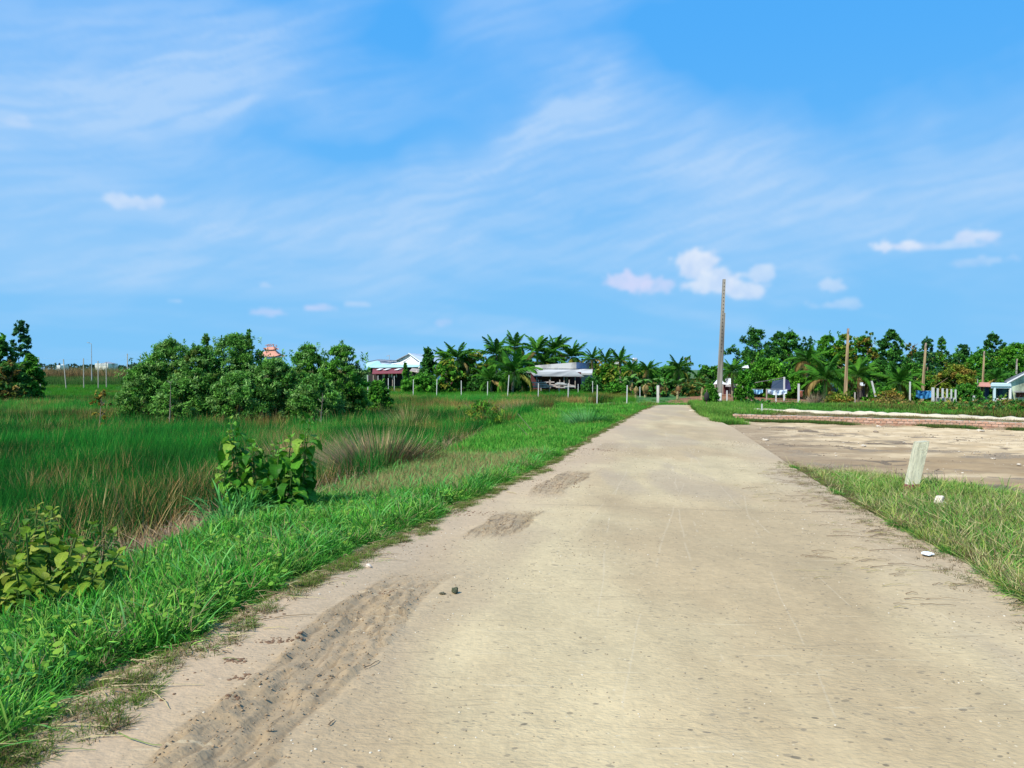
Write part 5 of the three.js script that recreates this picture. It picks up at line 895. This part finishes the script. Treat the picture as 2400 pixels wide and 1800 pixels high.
tarp('small orange cloth drying beside the white post', [1874, 915, 1882, 916, 931], 63, tarpMat([.55, .20, .10]), .3, 36);
{ const h = building('blue_shelter', 'dark blue tarpaulin shelter with a sloping purple side under the trees', 'shelter', 1825, 80), p = h.p; h.add('front_sheet', [WP(1806, 918, 77), WP(1839, 918, 77), WP(1838, 888, 80), WP(1811, 893, 80)], .04, tarpMat([.018, .036, .065], .04)); h.add('side_sheet', [WP(1839, 918, 77.2), WP(1854, 912, 79), WP(1850, 893, 81), WP(1838.5, 886, 80)], .04, tarpMat([.025, .022, .10], .04)); h.add('back_sheet', [WP(1804, 918, 84), WP(1856, 918, 84), WP(1850, 892, 82), WP(1811, 893, 81)], .04, MT.navy); part('ridge_pole', tubeBetween(WP(1770, 897, 76).map((v, q) => v - p[q]), WP(1838, 885, 79.9).map((v, q) => v - p[q]), .03, .03, 5), MT.wood, h.t); }
{ const d = 72, p = at(1965, d), R = rng(940), t = thing('sack_pile', 'heap of cream white sacks at the foot of the brown pole', 'sacks', p); for (const [x, y, s] of [[-.28, .16, .3], [.05, .2, .36], [.30, .14, .26], [-.02, .48, .27]]) { const g = new THREE.SphereGeometry(s, 12, 9), a = g.attributes.position; for (let i = 0; i < a.count; i++) { const k = 1 + .25 * (fbm(a.getX(i) * 5 + x * 9, a.getY(i) * 5 + a.getZ(i) * 4, 3) - .5); a.setXYZ(i, a.getX(i) * 1.25 * k + x, a.getY(i) * .72 * k + y, a.getZ(i) * k); } g.computeVertexNormals(); part('sack', g, MT.cream, t); } }
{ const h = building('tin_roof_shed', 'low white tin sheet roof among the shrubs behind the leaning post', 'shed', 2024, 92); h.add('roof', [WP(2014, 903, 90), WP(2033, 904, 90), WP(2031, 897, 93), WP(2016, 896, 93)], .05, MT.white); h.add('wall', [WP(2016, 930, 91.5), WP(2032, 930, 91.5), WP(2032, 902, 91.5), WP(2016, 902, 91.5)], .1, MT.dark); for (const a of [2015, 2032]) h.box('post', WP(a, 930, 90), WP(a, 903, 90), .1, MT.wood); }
{ const h = building('raised_tank', 'small white tank roof on a pole at the left of the big dark tree', 'tank', 1746, 90); h.box('pole', at(1740.5, 90), WP(1740.5, 857, 90), .12, MT.post); h.add('roof', [WP(1739, 861.5, 89), WP(1755, 861.5, 89), WP(1753, 856, 91), WP(1741, 856, 91)], .08, MT.white); h.box('leg', at(1752, 90), WP(1752, 860, 90), .08, MT.wire); }
tussock('dry brown palm stump tuft on the bank below the middle palms', 1912, 47, 1.0, 1.0, 420, 66, [[.22, .17, .10], [.30, .24, .15], [.14, .10, .06]]);
{ // low wall with a row of white posts
  const d = 75, p = at(2215, d), t = thing('garden_wall', 'low grey wall topped with a row of white concrete posts', 'wall', p);
  part('base_wall', slab([WP(2189, 944, d), WP(2239, 946, d), WP(2239, 932, d), WP(2189, 931, d)], .15, p), MT.concrete, t);
  for (const [x, a, b, w] of [[2187, 908, 943, .20], [2198, 910, 933, .14], [2209.5, 910, 933, .14], [2220, 911, 933, .11], [2230, 912, 934, .11], [2240, 913, 947, .12], [2236.5, 934, 946, .12]]) part('post', boxBetween(WP(x, b, d - .2), WP(x, a, d - .2), w, p), MT.post, t);
  part('ledge', slab([WP(2112, 943, d - .4), WP(2152, 943.5, d - .4), WP(2152, 941.6, d - .2), WP(2112, 941.2, d - .2)], .12, p), MT.cream, t);
  part('hanging_pole', tubeBetween(WP(2190, 907, d - .4).map((v, q) => v - p[q]), WP(2221, 886, d - .4).map((v, q) => v - p[q]), .03, .02, 5), MT.bark, t);
}
{ // little gate with a tiled roof
  const d = 90, h = building('tiled_gate', 'small gate with a red tiled roof beside the green house porch', 'gate', 2307, d), p = h.p;
  for (let s = 0; s < 5; s++) h.add('roof_strip', [WP(2291 + s * 1.1, 905 - s * 1.7, 88 + s * .35), WP(2324 - s * 1.1, 906 - s * 1.7, 88 + s * .35), WP(2323 - s * 1.1, 903.4 - s * 1.7, 88.5 + s * .35), WP(2292 + s * 1.1, 903 - s * 1.7, 88.5 + s * .35)], .06, s % 2 ? MT.tile : MT.pink);
  h.add('roof_back', [WP(2323, 905, 92), WP(2292, 905, 92), WP(2297, 897, 89.9), WP(2318, 897, 89.9)], .06, MT.tile);
  h.box('pillar', WP(2313, 945, 89), WP(2313, 903, 89), .34, MT.navy); h.box('pillar', WP(2300, 945, 90.5), WP(2300, 903, 90.5), .2, MT.dark); h.box('lamp_post', WP(2291.5, 908, 88.4), WP(2291.5, 888, 88.4), .05, MT.wire);
}
{ // green house cut by the right edge
  const d = 85, h = building('green_house', 'pale green plastered house with red shutters cut by the right edge', 'house', 2400, d), p = h.p, gb = 960;
  h.add('gable_wall', [WP(2367, gb, d), WP(2512, gb, d + 1), WP(2512, 896, d + 1), WP(2440, 857, d + .5), WP(2367, 896, d)], .2, MT.green);
  h.add('corner_column', [WP(2366, gb, d - .12), WP(2371, gb, d - .12), WP(2371, 897, d - .12), WP(2366, 897, d - .12)], .15, MT.white);
  h.add('roof', [WP(2362, 897, d - .28), WP(2441, 854.5, d - .28), WP(2421, 861, d + 8), WP(2350, 893, d + 8)], .12, std([.13, .14, .15]));
  h.add('roof', [WP(2441, 854.5, d - .28), WP(2518, 897, d - .2), WP(2500, 893, d + 9), WP(2421, 861, d + 8)], .12, std([.13, .14, .15]));
  h.add('barge_board', [WP(2361, 899, d - .33), WP(2441, 856.5, d - .33), WP(2441, 854, d - .33), WP(2361, 896, d - .33)], .06, MT.white);
  const win = h.add('window', [WP(2381, 933, d - .1), WP(2414, 933, d - .1), WP(2414, 918.5, d - .1), WP(2381, 918.5, d - .1)], .08, MT.white);
  for (let k = 0; k < 4; k++) part('shutter', slab([WP(2382.6 + k * 7.8, 931.6, d - .16), WP(2389.4 + k * 7.8, 931.6, d - .16), WP(2389.4 + k * 7.8, 919.8, d - .16), WP(2382.6 + k * 7.8, 919.8, d - .16)], .05, p), MT.shutter, win);
  h.add('window_canopy', [WP(2377, 918.6, d - .8), WP(2418, 918.6, d - .8), WP(2418, 916, d - .2), WP(2377, 916, d - .2)], .08, MT.grey);
  h.add('porch_roof', [WP(2323, 905, d - 3), WP(2370, 905.4, d - 3), WP(2369, 897.5, d + .2), WP(2324, 897, d + .2)], .22, MT.sky);
  h.add('porch_fascia', [WP(2323, 905.2, d - 3.1), WP(2370, 905.6, d - 3.1), WP(2370, 899.5, d - 3.1), WP(2323, 899, d - 3.1)], .08, MT.sky);
  h.box('porch_column', WP(2331, gb, d - 2.9), WP(2331, 904, d - 2.9), .19, MT.sky); h.box('porch_column', WP(2368, gb, d - 2.9), WP(2368, 904, d - 2.9), .17, MT.white);
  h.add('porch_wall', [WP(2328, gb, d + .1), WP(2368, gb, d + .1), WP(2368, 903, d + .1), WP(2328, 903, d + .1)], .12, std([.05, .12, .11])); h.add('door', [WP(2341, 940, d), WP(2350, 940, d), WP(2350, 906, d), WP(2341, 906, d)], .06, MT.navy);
  h.add('rail', [WP(2333, 935, d - 2.9), WP(2366, 935.4, d - 2.9), WP(2366, 933.6, d - 2.9), WP(2333, 933.2, d - 2.9)], .12, MT.white); h.add('plinth', [WP(2333, gb, d - 2.8), WP(2366, gb, d - 2.8), WP(2366, 943, d - 2.8), WP(2333, 943, d - 2.8)], .12, MT.tile);
  for (let k = 0; k < 7; k++) h.box('baluster', WP(2335.5 + k * 4.8, 944, d - 2.95), WP(2335.5 + k * 4.8, 935, d - 2.95), .10, k % 2 ? MT.tile : MT.white);
}

// ---------------------------------------------------------------- near things on the right
{ // leaning marker
  const d = 10.6, p = at(2134, d), t = thing('marker_post', 'pale square concrete marker post leaning right in the mown grass beside the road', 'marker post', p);
  const lean = new THREE.Group(); 
  const shp = (y0, y1, w, dp, c) => { const g = new THREE.BoxGeometry(w, y1 - y0, dp, 3, 12, 3), a = g.attributes.position; for (let i = 0; i < a.count; i++) { let x = a.getX(i), y = a.getY(i) + (y0 + y1) / 2, z = a.getZ(i); const k = .0015 * (fbm(y * 20 + x * 9, z * 30 + 4, 3) - .5) * 2; a.setXYZ(i, x * (1 + k) + y * .235 + k, y + (y > y1 - .01 ? (x * .10 + .006 * (R0() - .5)) : 0), z + k - y * .03); } g.computeVertexNormals(); return g; }; const R0 = rng(951);
  part('shaft', shp(-.1, .74, .145, .135), std([.72, .70, .50], { map: faintTile, bumpMap: bumpTile, bumpScale: .006 }), t);
  part('red_paint', shp(.02, .16, .149, .139), std([.30, .07, .09], { map: stainTile }), t, 'faded red painted band at the foot of the post');
}
function crumple(name, label, cat, px, d, w, h, c, seed, on, group) { const p = at(px, d); if (on !== undefined) p[1] = on; const g = new THREE.IcosahedronGeometry(1, 4), a = g.attributes.position, R = rng(seed); for (let i = 0; i < a.count; i++) { const x = a.getX(i), y = a.getY(i), z = a.getZ(i), k = .55 + .9 * Math.abs(fbm(x * 2.3 + seed, y * 2.3 + z * 1.7, 4) - .15); a.setXYZ(i, x * w * k, (y * .9 + .5) * h * k, z * w * .75 * k); } g.computeVertexNormals(); const t = thing(name, label, cat, p, R() * 6, group); part('body', g, c, t); return t; }
const paper = std([.60, .54, .45], { side: THREE.DoubleSide });
crumple('crumpled_paper', 'crumpled off white paper lying in the mown grass below the marker post', 'litter', 2206, 8.9, .085, .085, paper, 3, groundY(PX(2206, 8.9), 8.9) + .10);
crumple('crumpled_paper', 'flat white scrap of paper at the road edge by the mown grass', 'litter', 2178, 6.55, .07, .014, std([.80, .85, .86]), 8, G(6.55) + .01);
crumple('earth_clod', 'dark green clod of mud and grass beside the muddy tyre track', 'clod', 1066, 5.3, .032, .028, std([.06, .07, .035]), 12, G(5.3) + .008); crumple('earth_clod', 'smaller flat dark clod left of the green one on the road', 'clod', 1036, 5.25, .026, .012, std([.09, .085, .05]), 13, G(5.25) + .008);
crumple('white_stone', 'pale lump of rubble on the road edge at the foot of the left verge', 'stone', 862, 6.05, .028, .018, std([.62, .54, .45]), 14, G(6.05) + .01);
[[2025, 19.5, .16], [1793, 21.5, .20], [1700 + 88, 17.6, .07], [2250, 18, .07], [2330, 16.4, .12], [2300, 25.2, .28], [1960, 17.5, .07], [2120, 21, .08], [2054, 25, .17], [2390, 15.2, .10], [2060, 27.6, .18], [2270, 25.8, .15]].forEach(([px, d, w], i) => crumple('white_stone', ['pale stone in the middle of the dirt lot', 'flat whitish slab lying near the road edge of the lot', 'tiny pale stone close to the slab edge in the lot', 'small pale stone on the damp part of the lot', 'pale rubble lumps on the damp ground right of the marker post', 'big pale rubble lump against the brick wall near the right edge', 'small stone just above the mown grass in the lot', 'small stone midway between the wall and the marker post', 'grey brown lump on the lot in front of the wall', 'pale stone at the right edge of the lot', 'pale rubble at the foot of the brick wall holes', 'smaller rubble lump left of the big one by the wall'][i], 'stone', px, d, w * .55, w * .24, i === 8 ? std([.25, .2, .15]) : std([.52, .46, .37]), 20 + i, groundY(PX(px, d), d) + .02));
{ // stick with a dark bag
  const d = 40, p = at(1656, d), t = thing('stick_with_bag', 'thin stick with a dark bag hanging on it at the inside of the road bend', 'stick', p); part('stick', tubeBetween([0, -.1, 0], [.02, .95, 0], .025, .018, 6), MT.bark, t); const g = new THREE.SphereGeometry(.13, 12, 10), a = g.attributes.position; for (let i = 0; i < a.count; i++) { const k = 1 + .4 * (fbm(a.getX(i) * 9, a.getY(i) * 9 + a.getZ(i) * 7, 3) - .5); a.setXYZ(i, a.getX(i) * k, a.getY(i) * 1.9 * k + .55, a.getZ(i) * k); } g.computeVertexNormals(); part('bag', g, MT.black, t);
}
{ // dead sticks standing in the verge
  const d = 21, p = at(1240, d), t = thing('dead_branch', 'bleached dead sticks poking out of the left verge', 'branch', p), f = (a, b, r) => part('stick', tubeBetween(WP(...a, d).map((v, q) => v - p[q]), WP(...b, d).map((v, q) => v - p[q]), r, r * .5, 5), stained([.30, .24, .16]), t);
  f([1246, 1008], [1213, 969], .010); f([1236, 1020], [1212, 994], .007);
}
// ---------------------------------------------------------------- loose stuff: pebbles, straw on the road, mud crumbs
{
  const R = rng(960), peb = [1, 2, 3].map(s => { const g = new THREE.IcosahedronGeometry(1, 1), a = g.attributes.position; for (let i = 0; i < a.count; i++) { const k = .75 + .5 * fbm(a.getX(i) * 1.5 + s * 7, a.getY(i) * 1.5 + a.getZ(i), 2); a.setXYZ(i, a.getX(i) * k * 1.2, a.getY(i) * k * .7, a.getZ(i) * k); } g.computeVertexNormals(); return g; });
  const L = [], mudL = [], lot = [];
  for (let k = 0; k < 9000; k++) { const d = 2.4 + 18 * Math.pow(R(), 1.7), x = lerp(roadL(d), roadR(d), R()), u = (x - roadL(d)) / (roadR(d) - roadL(d)); if (R() > .12 + ss(.40, .66, fbm(x * 1.4 + 50, d * .9, 3)) * (.4 + .6 * Math.max(ss(.6, .9, u), ss(.5, .3, u)))) continue; const g = .15 + .15 * R(); L.push({ x, y: G(d) + roadH(x, d) + .001, d, r: R() * 6, s: .0022 + .0055 * R() * R() * R() + .0012 * d * .25, c: R() < .12 ? [.55, .50, .40] : [g * 1.15, g * .95, g * .65] }); }
  for (let k = 0; k < 9000; k++) { const d = 2.4 + 11 * R(), x = trackX(d) + (R() - .5) * .75, m = trackMask(x, d) + .12 * ss(6.3, 5.5, d); if (R() > m * .8 + .03) continue; mudL.push({ x, y: G(d) + roadH(x, d), d, r: R() * 6, s: .002 + .007 * R() * R(), c: mul([.27, .19, .11], KN(R)) }); }
  for (let k = 0; k < 700; k++) { const d = 2.6 + 16 * R(), u = .05 + .8 * R() * R(), x = roadL(d) + u, cl = fbm(x * 3, d * 2.2, 3); if (cl < .54) continue; mudL.push({ x, y: G(d) + roadH(x, d), d, r: R() * 6, s: .004 + .010 * R() * R(), c: mul([.15, .085, .045], KN(R)) }); }
  for (const [px, d, n, w] of [[540, 3.95, 46, .05], [560, 3.75, 30, .05], [640, 4.3, 40, .07], [690, 4.28, 26, .05], [548, 3.45, 20, .03], [905, 5.3, 26, .05], [600, 4.75, 50, .12], [470, 4.15, 40, .12], [1120, 8.9, 60, .25], [1310, 11.4, 90, .35], [1395, 17.5, 90, .5]]) for (let k = 0; k < n; k++) { const x = PX(px, d) + (R() - .5) * 2.6 * w * (R() + .3), dd = d + (R() - .5) * 1.6 * w; mudL.push({ x, y: G(dd) + roadH(x, dd), d: dd, r: R() * 6, s: (.003 + .009 * R() * R()) * (1 + d * .05), h: .7, c: mul([.15, .085, .045], KN(R)) }); }
  for (let k = 0; k < 5000; k++) { const d = 13.5 + 16 * R(), x = roadR(d) + .05 + 12 * R(), cl = fbm(x * 1.2, d * 1.2 + 8, 3); if (d > wallD(x) || R() > ss(.42, .62, cl)) continue; const g = R(); lot.push({ x, y: groundY(x, d) + .015, d, r: R() * 6, s: .006 + .022 * R() * R() * R(), c: g < .25 ? [.58, .52, .43] : mul([.22, .165, .11], KN(R)) }); }
  const g = thing('loose_pebbles', 'small pebbles, grit and crumbs of mud strewn over the road and the lot', 'pebbles', [0, 0, 0], 0, null, 'stuff');
  const pm = new THREE.MeshStandardMaterial({ roughness: .9 }); scatter(g, 'pebbles', peb, pm, L); scatter(g, 'mud_crumbs', peb, pm, mudL); scatter(g, 'pebbles', peb, pm, lot);
  const mb = new MB();
  const stem = (x, d, len, w, a, c) => { const n = 6; let px = x, pd = d, th = a, prev = null; for (let k = 0; k <= n; k++) { const y = G(pd) + roadH(px, pd) + .006 + .012 * Math.sin(k / n * 3.1) * R(), ww = w * (1 - .5 * k / n), i0 = mb.v(px - Math.sin(th) * ww, y, -pd + Math.cos(th) * ww * -1, c), i1 = mb.v(px, y + ww * 1.2, -pd, mul(c, 1.1)), i2 = mb.v(px + Math.sin(th) * ww, y, -pd + Math.cos(th) * ww, c); if (prev) { mb.q(prev[0], i0, i1, prev[1]); mb.q(prev[1], i1, i2, prev[2]); } prev = [i0, i1, i2]; px += Math.cos(th) * len / n; pd += Math.sin(th) * len / n; th += (R() - .5) * .5; } };
  for (let k = 0; k < 420; k++) { const d = 4.2 + 9.5 * R(), r = 1.25 * R() * R(), x = roadR(d) - r - .1; if (fbm(x * 1.2, d * 1.6, 3) < .45) continue; stem(x - .2, d, .08 + .4 * R() * R(), .0022 + .002 * R(), (R() - .5) * .9, mul(R() < .6 ? [.13, .085, .045] : [.24, .20, .09], KN(R))); }
  for (let k = 0; k < 420; k++) { const d = 2.8 + 22 * R() * R(), x = roadL(d) + .5 * R() * R() - .12; stem(x, d, .06 + .28 * R() * R(), .002 + .0025 * R(), (R() - .5) * 2, mul(R() < .5 ? [.15, .10, .05] : R() < .5 ? [.33, .28, .13] : [.15, .2, .05], KN(R))); }
  for (const [px, d, len, a] of [[1905, 9.0, .9, .06], [1940, 7.45, .62, -.12], [2040, 6.75, .55, .05], [2085, 6.2, .34, -.5], [1985, 10.1, .7, .03], [255, 3.6, .42, .12], [310, 4.3, .3, .25], [850, 3.85, .14, 1.0], [765, 3.2, .06, 1.2]]) stem(PX(px, d), d, len, .004, a, px < 400 ? [.36, .29, .16] : [.12, .08, .045]);
  const s = thing('fallen_straw', 'dry fallen stems and twigs strewn along both edges of the road', 'straw', [0, 0, 0], 0, null, 'stuff'); part('stems', mb.geo(), M.dry, s).userData.kind = 'stuff';
}
renderer.render(scene, camera);
